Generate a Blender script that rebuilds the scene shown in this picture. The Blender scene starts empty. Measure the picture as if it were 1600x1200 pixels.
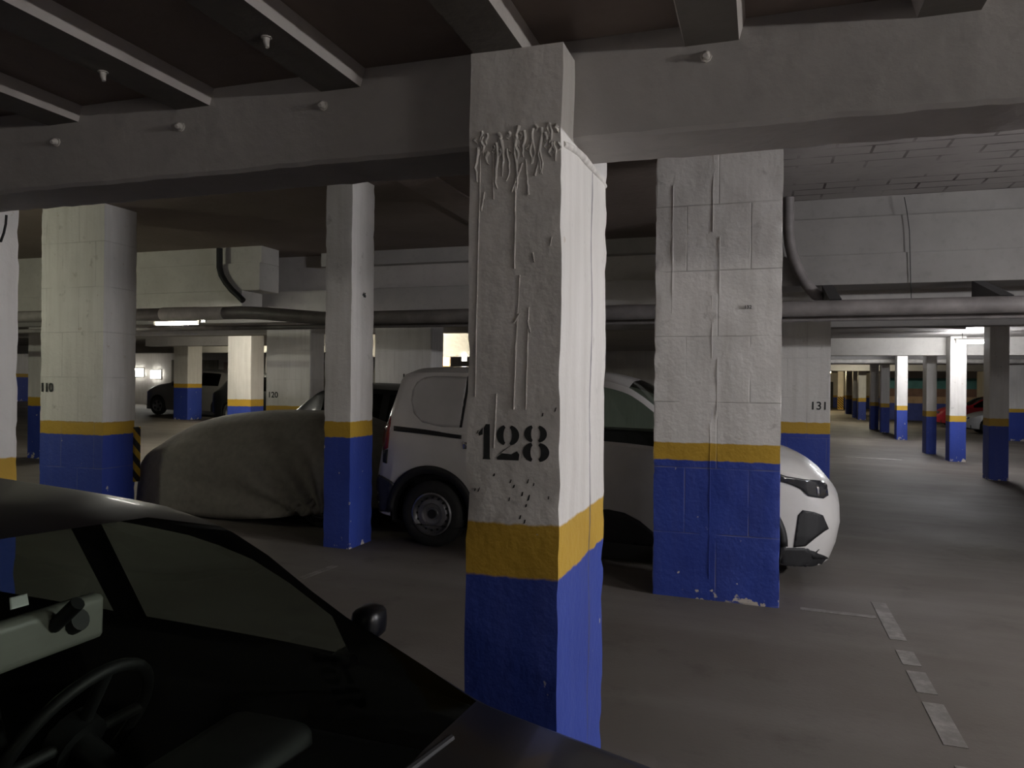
import bpy, bmesh, math, random
from mathutils import Vector, Matrix, noise
from mathutils.bvhtree import BVHTree

SC = bpy.context.scene
COL = SC.collection
rnd = random.Random(7)
SLOPE = 0.022                       # the floor falls gently towards +X


def floor_z(x):
    return -SLOPE * x


# ------------------------------------------------------------------ camera
YAW, ROLL, FPX, CAM_H = math.radians(18), 0.0095, 1200.0, 1.6
R0 = Vector((math.cos(YAW), math.sin(YAW), 0))
F0 = Vector((-math.sin(YAW), math.cos(YAW), 0))
U0 = Vector((0, 0, 1))
RI = R0 * math.cos(ROLL) + U0 * math.sin(ROLL)
UI = U0 * math.cos(ROLL) - R0 * math.sin(ROLL)
EYE = Vector((0, 0, CAM_H))
cam_d = bpy.data.cameras.new('camera')
cam_d.sensor_width = 36
cam_d.lens = 36 * FPX / 1600
cam_d.clip_start = 0.03
cam_d.clip_end = 200
cam = bpy.data.objects.new('camera', cam_d)
COL.objects.link(cam)
m3 = Matrix((RI, UI, -F0)).transposed()
cam.matrix_world = Matrix.Translation(EYE) @ m3.to_4x4()
SC.camera = cam


def ray(px, py):
    return (F0 + RI * ((px - 800) / FPX) + UI * ((600 - py) / FPX))


def at_y(px, py, y):
    d = ray(px, py)
    return EYE + d * (y / d.y)


# ------------------------------------------------------------------ object helpers
def link(name, bm, mat=None, parent=None, smooth=None, loc=None):
    me = bpy.data.meshes.new(name)
    bmesh.ops.recalc_face_normals(bm, faces=bm.faces[:])
    bm.to_mesh(me)
    bm.free()
    if smooth is not None:
        me.polygons.foreach_set('use_smooth', [True] * len(me.polygons))
        me.set_sharp_from_angle(angle=math.radians(smooth))
    if mat is not None:
        for m in (mat if isinstance(mat, (list, tuple)) else [mat]):
            me.materials.append(m)
    o = bpy.data.objects.new(name, me)
    COL.objects.link(o)
    if parent is not None:
        o.parent = parent
    if loc is not None:
        o.location = loc
    return o


def tag(o, label, cat, group=None, kind=None):
    o['label'] = label
    o['category'] = cat
    if group:
        o['group'] = group
    if kind:
        o['kind'] = kind
    return o


def thing(name, label, cat, loc=(0, 0, 0), rot=(0, 0, 0), group=None):
    o = bpy.data.objects.new(name, None)
    COL.objects.link(o)
    o.empty_display_size = 0.2
    o.location = loc
    o.rotation_euler = rot
    return tag(o, label, cat, group)


def structure(o):
    o['kind'] = 'structure'
    return o


def add_box(bm, x0, x1, y0, y1, z0, z1, bevel=0.0, seg=2):
    vs = [bm.verts.new((x, y, z)) for x in (x0, x1) for y in (y0, y1) for z in (z0, z1)]
    idx = [(0, 1, 3, 2), (4, 6, 7, 5), (0, 4, 5, 1), (2, 3, 7, 6), (0, 2, 6, 4), (1, 5, 7, 3)]
    fs = [bm.faces.new([vs[i] for i in f]) for f in idx]
    if bevel:
        es = list({e for f in fs for e in f.edges})
        bmesh.ops.bevel(bm, geom=es, offset=bevel, segments=seg, profile=0.6, affect='EDGES')
    return fs


def add_tube(bm, pts, r, n=12, cap=True):
    pts = [Vector(p) for p in pts]
    rings = []
    prev = None
    for i, p in enumerate(pts):
        a = pts[max(i - 1, 0)]
        b = pts[min(i + 1, len(pts) - 1)]
        t = (b - a).normalized()
        if prev is None:
            ref = Vector((0, 0, 1)) if abs(t.z) < .9 else Vector((1, 0, 0))
            u = t.cross(ref).normalized()
        else:
            u = (prev - t * prev.dot(t)).normalized()
        prev = u
        v = t.cross(u)
        rr = r[i] if isinstance(r, (list, tuple)) else r
        rings.append([bm.verts.new(p + (u * math.cos(k * 2 * math.pi / n) + v * math.sin(k * 2 * math.pi / n)) * rr) for k in range(n)])
    for a, b in zip(rings, rings[1:]):
        for k in range(n):
            bm.faces.new((a[k], a[(k + 1) % n], b[(k + 1) % n], b[k]))
    if cap:
        bm.faces.new(rings[0][::-1])
        bm.faces.new(rings[-1])


def add_lathe(bm, prof, n=36, axis='y', c=(0, 0, 0)):
    """prof: (radius, along) pairs, closed by nothing; axis y."""
    c = Vector(c)
    rings = []
    for r, a in prof:
        if r < 1e-5:
            rings.append([bm.verts.new(c + Vector((0, a, 0)))])
        else:
            rings.append([bm.verts.new(c + Vector((r * math.cos(k * 2 * math.pi / n), a, r * math.sin(k * 2 * math.pi / n)))) for k in range(n)])
    for p, q in zip(rings, rings[1:]):
        for k in range(n):
            k2 = (k + 1) % n
            if len(p) == 1 and len(q) == 1:
                continue
            if len(p) == 1:
                bm.faces.new((p[0], q[k2], q[k]))
            elif len(q) == 1:
                bm.faces.new((p[k], p[k2], q[0]))
            else:
                bm.faces.new((p[k], p[k2], q[k2], q[k]))


def pchip(tab):
    xs = [t[0] for t in tab]
    ys = [t[1] for t in tab]
    n = len(xs)
    d = [(ys[i + 1] - ys[i]) / (xs[i + 1] - xs[i]) for i in range(n - 1)]
    m = [0.0] * n
    m[0], m[-1] = d[0], d[-1]
    for i in range(1, n - 1):
        m[i] = 0.0 if d[i - 1] * d[i] <= 0 else 2 * d[i - 1] * d[i] / (d[i - 1] + d[i])

    def f(x):
        if x <= xs[0]:
            return ys[0]
        if x >= xs[-1]:
            return ys[-1]
        i = 0
        while x > xs[i + 1]:
            i += 1
        h = xs[i + 1] - xs[i]
        t = (x - xs[i]) / h
        return ((2 * t ** 3 - 3 * t ** 2 + 1) * ys[i] + (t ** 3 - 2 * t ** 2 + t) * h * m[i]
                + (-2 * t ** 3 + 3 * t ** 2) * ys[i + 1] + (t ** 3 - t ** 2) * h * m[i + 1])
    return f


# ------------------------------------------------------------------ materials
def new_mat(name):
    m = bpy.data.materials.new(name)
    m.use_nodes = True
    nt = m.node_tree
    nt.nodes.clear()
    out = nt.nodes.new('ShaderNodeOutputMaterial')
    return m, nt, out


class N:
    """tiny node-graph helper"""
    def __init__(self, nt):
        self.nt = nt

    def node(self, t, **kw):
        n = self.nt.nodes.new(t)
        for k, v in kw.items():
            if k in n.inputs:
                self.set(n.inputs[k], v)
            else:
                setattr(n, k, v)
        return n

    def set(self, sock, v):
        if isinstance(v, bpy.types.NodeSocket):
            self.nt.links.new(v, sock)
        else:
            if isinstance(v, tuple) and len(v) == 3 and sock.type == 'RGBA':
                v = v + (1,)
            sock.default_value = v

    def math(self, op, a, b=0.0, clamp=False):
        n = self.nt.nodes.new('ShaderNodeMath')
        n.operation = op
        n.use_clamp = clamp
        self.set(n.inputs[0], a)
        self.set(n.inputs[1], b)
        return n.outputs[0]

    def mix(self, f, a, b, blend='MIX'):
        n = self.nt.nodes.new('ShaderNodeMix')
        n.data_type = 'RGBA'
        n.blend_type = blend
        self.set(n.inputs[0], f)
        self.set(n.inputs[6], a)
        self.set(n.inputs[7], b)
        return n.outputs[2]

    def noise(self, vec, scale, detail=4, rough=.55):
        n = self.nt.nodes.new('ShaderNodeTexNoise')
        self.nt.links.new(vec, n.inputs['Vector'])
        n.inputs['Scale'].default_value = scale
        n.inputs['Detail'].default_value = detail
        n.inputs['Roughness'].default_value = rough
        return n.outputs['Fac']

    def ramp(self, f, a, b):
        n = self.nt.nodes.new('ShaderNodeMapRange')
        n.clamp = True
        self.set(n.inputs[0], f)
        n.inputs[1].default_value = a
        n.inputs[2].default_value = b
        return n.outputs[0]

    def scale(self, vec, s):
        n = self.nt.nodes.new('ShaderNodeMapping')
        self.nt.links.new(vec, n.inputs[0])
        n.inputs['Scale'].default_value = s
        return n.outputs[0]

    def bump(self, h, strength, dist=.02):
        n = self.nt.nodes.new('ShaderNodeBump')
        n.inputs['Strength'].default_value = strength
        n.inputs['Distance'].default_value = dist
        self.nt.links.new(h, n.inputs['Height'])
        return n.outputs[0]


def bsdf(g, out, color, rough=.6, metal=0.0, spec=.5, normal=None, coat=0.0):
    p = g.node('ShaderNodeBsdfPrincipled')
    g.set(p.inputs['Base Color'], color)
    g.set(p.inputs['Roughness'], rough)
    g.set(p.inputs['Metallic'], metal)
    g.set(p.inputs['Specular IOR Level'], spec)
    if coat:
        p.inputs['Coat Weight'].default_value = coat
        p.inputs['Coat Roughness'].default_value = .05
    if normal is not None:
        g.nt.links.new(normal, p.inputs['Normal'])
    g.nt.links.new(p.outputs[0], out.inputs[0])
    return p


def plain(name, color, rough=.6, metal=0.0, spec=.5, nscale=0, namt=.15, coat=0.0, bump=0.0):
    m, nt, out = new_mat(name)
    g = N(nt)
    c = color
    nrm = None
    if nscale:
        tc = g.node('ShaderNodeTexCoord').outputs['Object']
        f = g.noise(tc, nscale)
        c = g.mix(g.ramp(f, .3, .7), tuple(v * (1 - namt) for v in color), tuple(min(1, v * (1 + namt)) for v in color))
        if bump:
            nrm = g.bump(f, bump)
    bsdf(g, out, c, rough, metal, spec, nrm, coat)
    return m


def banded_paint(name):
    """white paint over a yellow and a blue band; the object's colour carries
    blue top, yellow top, seam strength, crack strength."""
    m, nt, out = new_mat(name)
    g = N(nt)
    tc = g.node('ShaderNodeTexCoord').outputs['Object']
    oi = g.node('ShaderNodeObjectInfo')
    sepc = g.node('ShaderNodeSeparateColor')
    nt.links.new(oi.outputs['Color'], sepc.inputs[0])
    blue_top, yel_top, seam = sepc.outputs[0], sepc.outputs[1], sepc.outputs[2]
    crack_s = oi.outputs['Alpha']
    sx = g.node('ShaderNodeSeparateXYZ')
    nt.links.new(tc, sx.inputs[0])
    x, y, z = sx.outputs
    nz = g.node('ShaderNodeSeparateXYZ')
    nt.links.new(g.node('ShaderNodeTexCoord').outputs['Normal'], nz.inputs[0])
    off = g.node('ShaderNodeVectorMath', operation='ADD')
    nt.links.new(tc, off.inputs[0])
    rv = g.node('ShaderNodeCombineXYZ')
    for i in range(3):
        nt.links.new(g.math('MULTIPLY', oi.outputs['Random'], 37.0 + i * 11), rv.inputs[i])
    nt.links.new(rv.outputs[0], off.inputs[1])
    P = off.outputs[0]
    edge = g.math('MULTIPLY', g.math('SUBTRACT', g.noise(P, 14, 3), .5), .025)
    zz = g.math('ADD', z, edge)
    is_y = g.ramp(g.math('SUBTRACT', yel_top, zz), -.004, .004)
    is_b = g.ramp(g.math('SUBTRACT', blue_top, zz), -.004, .004)
    big = g.ramp(g.noise(P, 2.2, 5), .35, .75)
    streak = g.ramp(g.noise(g.scale(P, (9, 9, .7)), 1.6, 4), .42, .78)
    white = g.mix(big, (.70, .675, .645), (.60, .585, .555))
    white = g.mix(g.math('MULTIPLY', streak, .45), white, (.47, .44, .405))
    blot = g.ramp(g.noise(P, 7.5, 6, .62), .64, .74)
    white = g.mix(g.math('MULTIPLY', blot, .55), white, (.30, .28, .26))
    yel = g.mix(big, (.50, .31, .035), (.43, .26, .03))
    blue = g.mix(big, (.032, .062, .33), (.025, .048, .27))
    blue = g.mix(g.math('MULTIPLY', streak, .3), blue, (.075, .095, .32))
    col = g.mix(is_y, white, yel)
    col = g.mix(is_b, col, blue)
    # chips that bare the plaster near the foot and here and there
    foot = g.ramp(z, .16, .0)
    chip = g.ramp(g.math('ADD', g.noise(P, 11, 4), g.math('MULTIPLY', foot, .17)), .70, .73)
    col = g.mix(chip, col, (.52, .47, .41))
    # seams of the boards or blocks under the paint
    bv = g.node('ShaderNodeCombineXYZ')
    nt.links.new(g.math('ADD', x, g.math('MULTIPLY', oi.outputs['Random'], .6)), bv.inputs[0])
    nt.links.new(z, bv.inputs[1])
    br = g.node('ShaderNodeTexBrick')
    nt.links.new(bv.outputs[0], br.inputs[0])
    br.inputs['Scale'].default_value = 1
    br.inputs['Brick Width'].default_value = .46
    br.inputs['Row Height'].default_value = .49
    br.inputs['Mortar Size'].default_value = .006
    br.inputs['Mortar Smooth'].default_value = .5
    sm = g.math('MULTIPLY', br.outputs['Fac'], seam)
    sm = g.math('MULTIPLY', sm, g.ramp(g.noise(P, 3.1, 2), .38, .6))
    col = g.mix(g.math('MULTIPLY', sm, .5), col, (.22, .2, .19))
    # one wandering crack down the side face
    cy = g.math('ADD', g.math('MULTIPLY', g.math('SUBTRACT', g.noise(g.scale(P, (1, 1, 1)), 2.3, 4), .5), .05), .085)
    cw = g.math('ADD', g.math('MULTIPLY', g.noise(P, 5, 3), .024), -.0045)
    cr = g.math('LESS_THAN', g.math('ABSOLUTE', g.math('SUBTRACT', y, cy)), cw)
    cr = g.math('MULTIPLY', cr, g.math('GREATER_THAN', nz.outputs[0], .5))
    cr = g.math('MULTIPLY', cr, crack_s)
    col = g.mix(g.math('MULTIPLY', cr, .7), col, (.07, .065, .09))
    hgt = g.math('ADD', g.math('MULTIPLY', g.noise(P, 30, 5), .5), g.math('MULTIPLY', g.noise(P, 6, 4), .7))
    hgt = g.math('SUBTRACT', hgt, g.math('MULTIPLY', g.math('ADD', sm, cr), .8))
    bsdf(g, out, col, .55, 0, .35, g.bump(hgt, .35, .02))
    return m


def concrete(name, a, b, scale=1.3, rough=.7, bump=.25, joints=None, jc=(.1, .09, .085)):
    m, nt, out = new_mat(name)
    g = N(nt)
    tc = g.node('ShaderNodeTexCoord').outputs['Object']
    f = g.ramp(g.noise(tc, scale, 6, .6), .3, .7)
    f2 = g.noise(tc, 12, 5)
    col = g.mix(f, a, b)
    col = g.mix(g.math('MULTIPLY', g.ramp(f2, .55, .8), .35), col, tuple(v * .55 for v in a))
    h = f2
    if joints:
        br = g.node('ShaderNodeTexBrick')
        nt.links.new(g.scale(tc, (1, 1, 1)), br.inputs[0])
        br.inputs['Scale'].default_value = 1
        br.inputs['Brick Width'].default_value = joints[0]
        br.inputs['Row Height'].default_value = joints[1]
        br.inputs['Mortar Size'].default_value = .012
        k = g.math('MULTIPLY', br.outputs['Fac'], g.ramp(g.noise(tc, 1.7, 3), .4, .62))
        col = g.mix(k, col, jc)
        h = g.math('SUBTRACT', f2, k)
    bsdf(g, out, col, rough, 0, .3, g.bump(h, bump, .02))
    return m


def floor_material():
    m, nt, out = new_mat('worn_concrete_floor')
    g = N(nt)
    tc = g.node('ShaderNodeTexCoord').outputs['Object']
    f = g.ramp(g.noise(tc, .45, 6, .6), .3, .7)
    col = g.mix(f, (.097, .082, .070), (.132, .119, .106))
    st = g.ramp(g.noise(tc, 2.1, 6, .65), .56, .72)
    col = g.mix(g.math('MULTIPLY', st, .7), col, (.07, .06, .052))
    wear = g.ramp(g.noise(g.scale(tc, (.25, 1.2, 1)), 1.0, 5), .5, .7)
    col = g.mix(g.math('MULTIPLY', wear, .35), col, (.215, .20, .183))
    fine = g.noise(tc, 26, 5, .7)
    col = g.mix(g.math('MULTIPLY', g.ramp(fine, .55, .75), .3), col, (.12, .105, .095))
    sx = g.node('ShaderNodeSeparateXYZ')
    nt.links.new(tc, sx.inputs[0])
    # three oil stains
    for (ox, oy, r) in ((-1.45, 3.15, .17), (-.02, 2.95, .14), (2.2, 8.8, .5)):
        dx = g.math('SUBTRACT', sx.outputs[0], ox)
        dy = g.math('SUBTRACT', sx.outputs[1], oy)
        d = g.math('SQRT', g.math('ADD', g.math('MULTIPLY', dx, dx), g.math('MULTIPLY', dy, dy)))
        d = g.math('ADD', d, g.math('MULTIPLY', g.math('SUBTRACT', g.noise(tc, 9, 4), .5), r * 1.1))
        k = g.ramp(d, r, r * .4)
        col = g.mix(g.math('MULTIPLY', k, .6), col, (.06, .05, .03))
    rough = g.math('ADD', g.math('MULTIPLY', f, -.12), .78)
    bsdf(g, out, col, rough, 0, .25, g.bump(g.noise(tc, 40, 4), .12, .01))
    return m


def worn_line_material():
    m, nt, out = new_mat('worn_line_paint')
    g = N(nt)
    tc = g.node('ShaderNodeTexCoord').outputs['Object']
    k = g.ramp(g.noise(tc, 9, 6, .7), .36, .56)
    bsdf(g, out, g.mix(k, (.215, .20, .183), (.125, .112, .10)), .6, 0, .4)
    return m


def car_paint(name, color, rough=.3, coat=.6, spec=.5):
    m, nt, out = new_mat(name)
    g = N(nt)
    p = g.node('ShaderNodeBsdfPrincipled')
    tc = g.node('ShaderNodeTexCoord').outputs['Object']
    f = g.ramp(g.noise(tc, 3, 4), .35, .75)
    nt.links.new(g.mix(f, color, tuple(v * .86 for v in color)), p.inputs['Base Color'])
    p.inputs['Roughness'].default_value = rough
    p.inputs['Specular IOR Level'].default_value = spec
    p.inputs['Coat Weight'].default_value = coat
    p.inputs['Coat Roughness'].default_value = .06
    trim = g.node('ShaderNodeBsdfPrincipled')
    g.set(trim.inputs['Base Color'], (.012, .012, .013))
    trim.inputs['Roughness'].default_value = .8
    geo = g.node('ShaderNodeNewGeometry')
    mx = g.node('ShaderNodeMixShader')
    nt.links.new(geo.outputs['Backfacing'], mx.inputs[0])
    nt.links.new(p.outputs[0], mx.inputs[1])
    nt.links.new(trim.outputs[0], mx.inputs[2])
    nt.links.new(mx.outputs[0], out.inputs[0])
    return m


def glass(name, tint, rough=.02, refl=.9):
    m, nt, out = new_mat(name)
    g = N(nt)
    t = g.node('ShaderNodeBsdfTransparent')
    g.set(t.inputs[0], tint)
    gl = g.node('ShaderNodeBsdfGlossy')
    gl.inputs['Roughness'].default_value = rough
    g.set(gl.inputs[0], (.9, .95, .93))
    fr = g.node('ShaderNodeFresnel')
    fr.inputs[0].default_value = 1.45
    mx = g.node('ShaderNodeMixShader')
    nt.links.new(g.math('MULTIPLY', fr.outputs[0], refl), mx.inputs[0])
    nt.links.new(t.outputs[0], mx.inputs[1])
    nt.links.new(gl.outputs[0], mx.inputs[2])
    nt.links.new(mx.outputs[0], out.inputs[0])
    return m


def emit(name, color, s):
    m, nt, out = new_mat(name)
    g = N(nt)
    e = g.node('ShaderNodeEmission')
    g.set(e.inputs[0], color)
    e.inputs[1].default_value = s
    nt.links.new(e.outputs[0], out.inputs[0])
    return m


def hazard():
    m, nt, out = new_mat('hazard_stripes')
    g = N(nt)
    tc = g.node('ShaderNodeTexCoord').outputs['Object']
    sx = g.node('ShaderNodeSeparateXYZ')
    nt.links.new(tc, sx.inputs[0])
    s = g.math('ADD', g.math('ADD', sx.outputs[2], sx.outputs[0]), sx.outputs[1])
    k = g.math('GREATER_THAN', g.math('FRACT', g.math('MULTIPLY', s, 5.5)), .5)
    bsdf(g, out, g.mix(k, (.45, .28, .02), (.012, .012, .012)), .6)
    return m


M = dict(
    paint=banded_paint('banded_column_paint'),
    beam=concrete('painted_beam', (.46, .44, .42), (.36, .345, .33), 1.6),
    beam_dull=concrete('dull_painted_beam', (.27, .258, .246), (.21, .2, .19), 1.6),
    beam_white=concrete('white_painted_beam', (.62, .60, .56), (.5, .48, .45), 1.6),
    ceil_low=concrete('brick_infill_ceiling', (.27, .215, .19), (.21, .17, .148), 1.2),
    ceil_rib=concrete('lit_rib_paint', (.62, .59, .56), (.5, .47, .45), 1.6),
    rib_under=concrete('shaded_rib_underside', (.20, .185, .165), (.15, .138, .122), 1.6),  # rib underside darkened, its shade put into the colour
    rib_brown=concrete('brownish_rib', (.33, .27, .24), (.24, .2, .175), 1.6),
    ceil_high=concrete('block_ceiling', (.35, .325, .31), (.27, .25, .24), 1.1, joints=(.55, .22), jc=(.07, .055, .055)),
    ceil_far=concrete('painted_far_ceiling', (.46, .44, .42), (.36, .34, .32), .8),
    floor=floor_material(),
    line=worn_line_material(),
    stencil=plain('black_stencil_paint', (.014, .016, .016), .7, nscale=40, namt=.5),
    plaster=plain('lumpy_white_plaster', (.58, .555, .52), .6, nscale=25, namt=.2, bump=.3),
    pipe=plain('grey_painted_pipe', (.18, .165, .16), .45, nscale=6, namt=.25),
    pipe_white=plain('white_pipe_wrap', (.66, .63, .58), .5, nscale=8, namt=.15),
    black=plain('black_plastic', (.007, .007, .008), .6, nscale=20, namt=.2),
    grey_plastic=plain('dark_grey_plastic', (.03, .03, .032), .55, nscale=20, namt=.2),
    steel=plain('steel_wheel', (.30, .30, .31), .35, .8, nscale=9, namt=.2),
    rubber=plain('tyre_rubber', (.012, .012, .012), .8, nscale=30, namt=.3),
    chrome=plain('bright_metal', (.7, .7, .7), .15, 1.0),
    white_car=car_paint('white_car_paint', (.60, .585, .565), .38),
    blank=car_paint('white_pressed_panel', (.50, .49, .475), .42),
    black_car=car_paint('black_car_paint', (.003, .003, .004), .38, .12, .3),
    dark_car=car_paint('dark_green_black_car_paint', (.008, .009, .010), .42, .1, .3),
    grey_car=car_paint('grey_car_paint', (.16, .155, .15), .3),
    silver_car=car_paint('silver_car_paint', (.36, .36, .36), .3),
    red_car=car_paint('red_car_paint', (.30, .01, .02), .3),
    glass=glass('tinted_car_glass', (.60, .68, .63)),
    glass_dark=glass('dark_tinted_car_glass', (.10, .12, .12)),
    glass_ws=glass('windscreen_glass', (.66, .71, .65), .03, .2),
    cloth=plain('charcoal_cover_cloth', (.17, .156, .138), .8, nscale=14, namt=.14, bump=.1),
    seat=plain('dark_seat_fabric', (.02, .02, .021), .85, nscale=30, namt=.3),
    dash=plain('dark_dashboard', (.010, .010, .011), .6, nscale=30, namt=.3),
    pale=plain('pale_grey_plastic', (.20, .20, .18), .4, nscale=12, namt=.1),
    red_lens=plain('red_lamp_lens', (.16, .012, .012), .15, coat=.8),
    lens=plain('dark_headlamp_lens', (.025, .026, .03), .1, coat=.8),
    sticker=plain('white_sticker', (.7, .72, .72), .5),
    hazard=hazard(),
    tube=emit('cold_fluorescent_tube', (.97, .97, 1.0), 95),
    tube_warm=emit('warm_fluorescent_tube', (1.0, .93, .72), 95),
    tube_strong=emit('strong_fluorescent_tube', (.98, .97, 1.0), 203),
    tube_left=emit('greenish_fluorescent_tube', (.98, 1.0, .78), 64),
    tube_weak=emit('very_weak_fill_tube', (1.0, .92, .86), 13),
    tube_strong_warm=emit('strong_warm_fluorescent_tube', (1.0, .95, .80), 62),
    tube_faint=emit('faint_fluorescent_tube', (1.0, .95, .88), 9),
    tube_low=emit('low_bay_fill_tube', (1.0, .97, .95), 92),
    tube_near=emit('pale_fluorescent_tube', (1.0, .97, .86), 17),
    tube_half=emit('weak_fill_tube', (1.0, .93, .86), 45),
    tube_dim=emit('dim_fluorescent_tube', (1.0, .97, .88), 5),
    tube_yellow=emit('yellow_fluorescent_tube', (1.0, .82, .48), 120),
    orange=emit('orange_backlit_panel', (1.0, .42, .12), 2.2),
    teal=plain('teal_wall_paint', (.10, .27, .27), .7, nscale=3, namt=.2),
    brown=plain('brown_wall_paint', (.25, .14, .10), .7, nscale=3, namt=.2),
    tan=plain('tan_panel', (.55, .36, .22), .7, nscale=3, namt=.2),
    dark=plain('dark_doorway', (.02, .02, .025), .6, nscale=3, namt=.2),
    shutter=plain('grey_shutter', (.22, .21, .18), .6, nscale=3, namt=.2),
    pink=plain('pinkish_plaster', (.40, .32, .28), .7, nscale=3, namt=.2),
)

# ------------------------------------------------------------------ shell
XL, XR, YF, YB, YE = -30.0, 13.0, -5.0, 27.0, 70.0
bm = bmesh.new()
nx, ny = 42, 76
g_ = [[bm.verts.new((XL + (XR - XL) * i / nx, YF + (YE - YF) * j / ny, floor_z(XL + (XR - XL) * i / nx))) for j in range(ny + 1)] for i in range(nx + 1)]
for i in range(nx):
    for j in range(ny):
        bm.faces.new((g_[i][j], g_[i + 1][j], g_[i + 1][j + 1], g_[i][j + 1]))
structure(link('floor', bm, M['floor']))

# ceiling: three levels with their steps, and the ribs of the low bay, one mesh
Z_RIB, Z_LOW, Z_HIGH, Z_FAR = 2.585, 2.645, 3.50, 2.80
bm = bmesh.new()


def slab(x0, x1, y0, y1, z, mi):
    for f in add_box(bm, x0, x1, y0, y1, z, z + .15):
        f.material_index = mi


slab(XL, XR, YF, 2.42, Z_LOW, 0)
slab(XL, .12, 2.42, 10.1, Z_HIGH, 0)  # left part in the darker brown infill, which also stands in for shade
slab(.12, XR, 2.42, 10.1, Z_HIGH, 1)
slab(XL, XR, 10.1, YE, Z_FAR, 2)
for f in add_box(bm, XL, XR, 2.3, 2.42, Z_LOW, Z_HIGH + .1):
    f.material_index = 3
for f in add_box(bm, XL, XR, 10.085, 10.16, Z_FAR, Z_HIGH + .1):
    f.material_index = 3
k = 0
x = -1.355 - 18 * .605
while x < 9:
    # a rib: tapered joist along Y, its two sides leaning
    y0, y1 = YF, 2.32
    w0, w1 = .075, .095
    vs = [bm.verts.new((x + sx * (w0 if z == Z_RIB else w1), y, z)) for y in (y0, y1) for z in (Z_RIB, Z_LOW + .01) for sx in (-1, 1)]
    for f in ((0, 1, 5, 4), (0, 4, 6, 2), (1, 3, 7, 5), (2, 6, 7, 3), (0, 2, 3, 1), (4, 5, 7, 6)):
        bm.faces.new([vs[i] for i in f]).material_index = 4 if f == (0, 1, 5, 4) else 3  # pale sides and dark underside: light and shade put into the rib colours
    x += .605
# a broad joist of the high bay
for f in add_box(bm, -3.25, -2.85, 2.42, 10.09, Z_HIGH - .02, Z_HIGH + .02):
    f.material_index = 5
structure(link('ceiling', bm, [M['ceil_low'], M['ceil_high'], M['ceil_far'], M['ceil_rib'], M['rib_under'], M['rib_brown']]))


def wall(name, x0, x1, y0, y1, z1=3.66, bands=(1.03, 1.18)):
    xm, ym = (x0 + x1) / 2, (y0 + y1) / 2
    zf = min(floor_z(x0), floor_z(x1)) if abs(x1 - x0) > 1 else floor_z(xm)
    b = bmesh.new()
    add_box(b, x0 - xm, x1 - xm, y0 - ym, y1 - ym, -.1, z1 - zf)
    o = structure(link(name, b, M['paint'], loc=(xm, ym, zf)))
    o.color = (bands[0], bands[1], 0, 0)
    return o


wall('wall_left', XL - .2, XL, YF, YB)
wall('wall_right', XR, XR + .2, YF, YE)
wall('wall_front', XL, XR, YF - .2, YF)
wall('wall_back', XL, .9, YB, YB + .2, bands=(-.5, -.4))
wall('wall_aisle', .7, .9, YB + .2, YE)
wall('wall_end', .7, XR, YE, YE + .2)

# painted partition with coloured stripes at the far right of the aisle
b = bmesh.new()
for (z0, z1, mi) in ((-.05, .95, 0), (.95, 1.32, 3), (1.32, 1.75, 2), (1.75, 2.32, 1), (2.32, 2.85, 4)):
    for f in add_box(b, -2.2, 2.2, -.08, .08, z0, z1):
        f.material_index = mi
blue_w = plain('blue_wall_base', (.06, .085, .34), .6, nscale=3, namt=.2)
structure(link('wall_partition', b, [blue_w, M['teal'], M['brown'], M['tan'], M['beam']], loc=(8.7, 46.6, floor_z(8.7))))


# ------------------------------------------------------------------ beams
def beam(name, x0, x1, y0, y1, z0, z1, label, mat='beam', rough=0.0, group=None):
    xm, ym = (x0 + x1) / 2, (y0 + y1) / 2
    b = bmesh.new()
    if rough:
        n = max(2, int((x1 - x0) / .05))
        prof = [(y0, z1), (y0, (z0 + z1) / 2), (y0, z0 + .012), (y0 + .012, z0), (ym, z0), (y1 - .012, z0), (y1, z0 + .012), (y1, z1)]
        rows = []
        for i in range(n + 1):
            X = x0 + (x1 - x0) * i / n
            row = []
            for (Y, Zz) in prof:
                d = rough * noise.noise(Vector((X * 9, Y * 7, Zz * 7)))
                d2 = rough * 1.6 * noise.noise(Vector((X * 17 + 40, Y * 7, Zz * 7)))
                row.append(b.verts.new((X - xm, Y - ym + d * (-1 if Y < ym else 1), Zz + (d2 if Zz < z1 else 0))))
            rows.append(row)
        for p, q in zip(rows, rows[1:]):
            for j in range(len(prof) - 1):
                b.faces.new((p[j], p[j + 1], q[j + 1], q[j]))
        b.faces.new(rows[0])
        b.faces.new(rows[-1][::-1])
    else:
        add_box(b, x0 - xm, x1 - xm, y0 - ym, y1 - ym, z0, z1, .012)
    o = link(name, b, M[mat], loc=(xm, ym, 0), smooth=30 if rough else None)
    return tag(o, label, 'beam', group, 'thing')


beam('ceiling_beam', -16, 11, 2.275, 2.545, 2.34, 2.67, 'wide grey concrete ceiling beam running across the picture above the column numbered 128', rough=.003)
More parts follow.
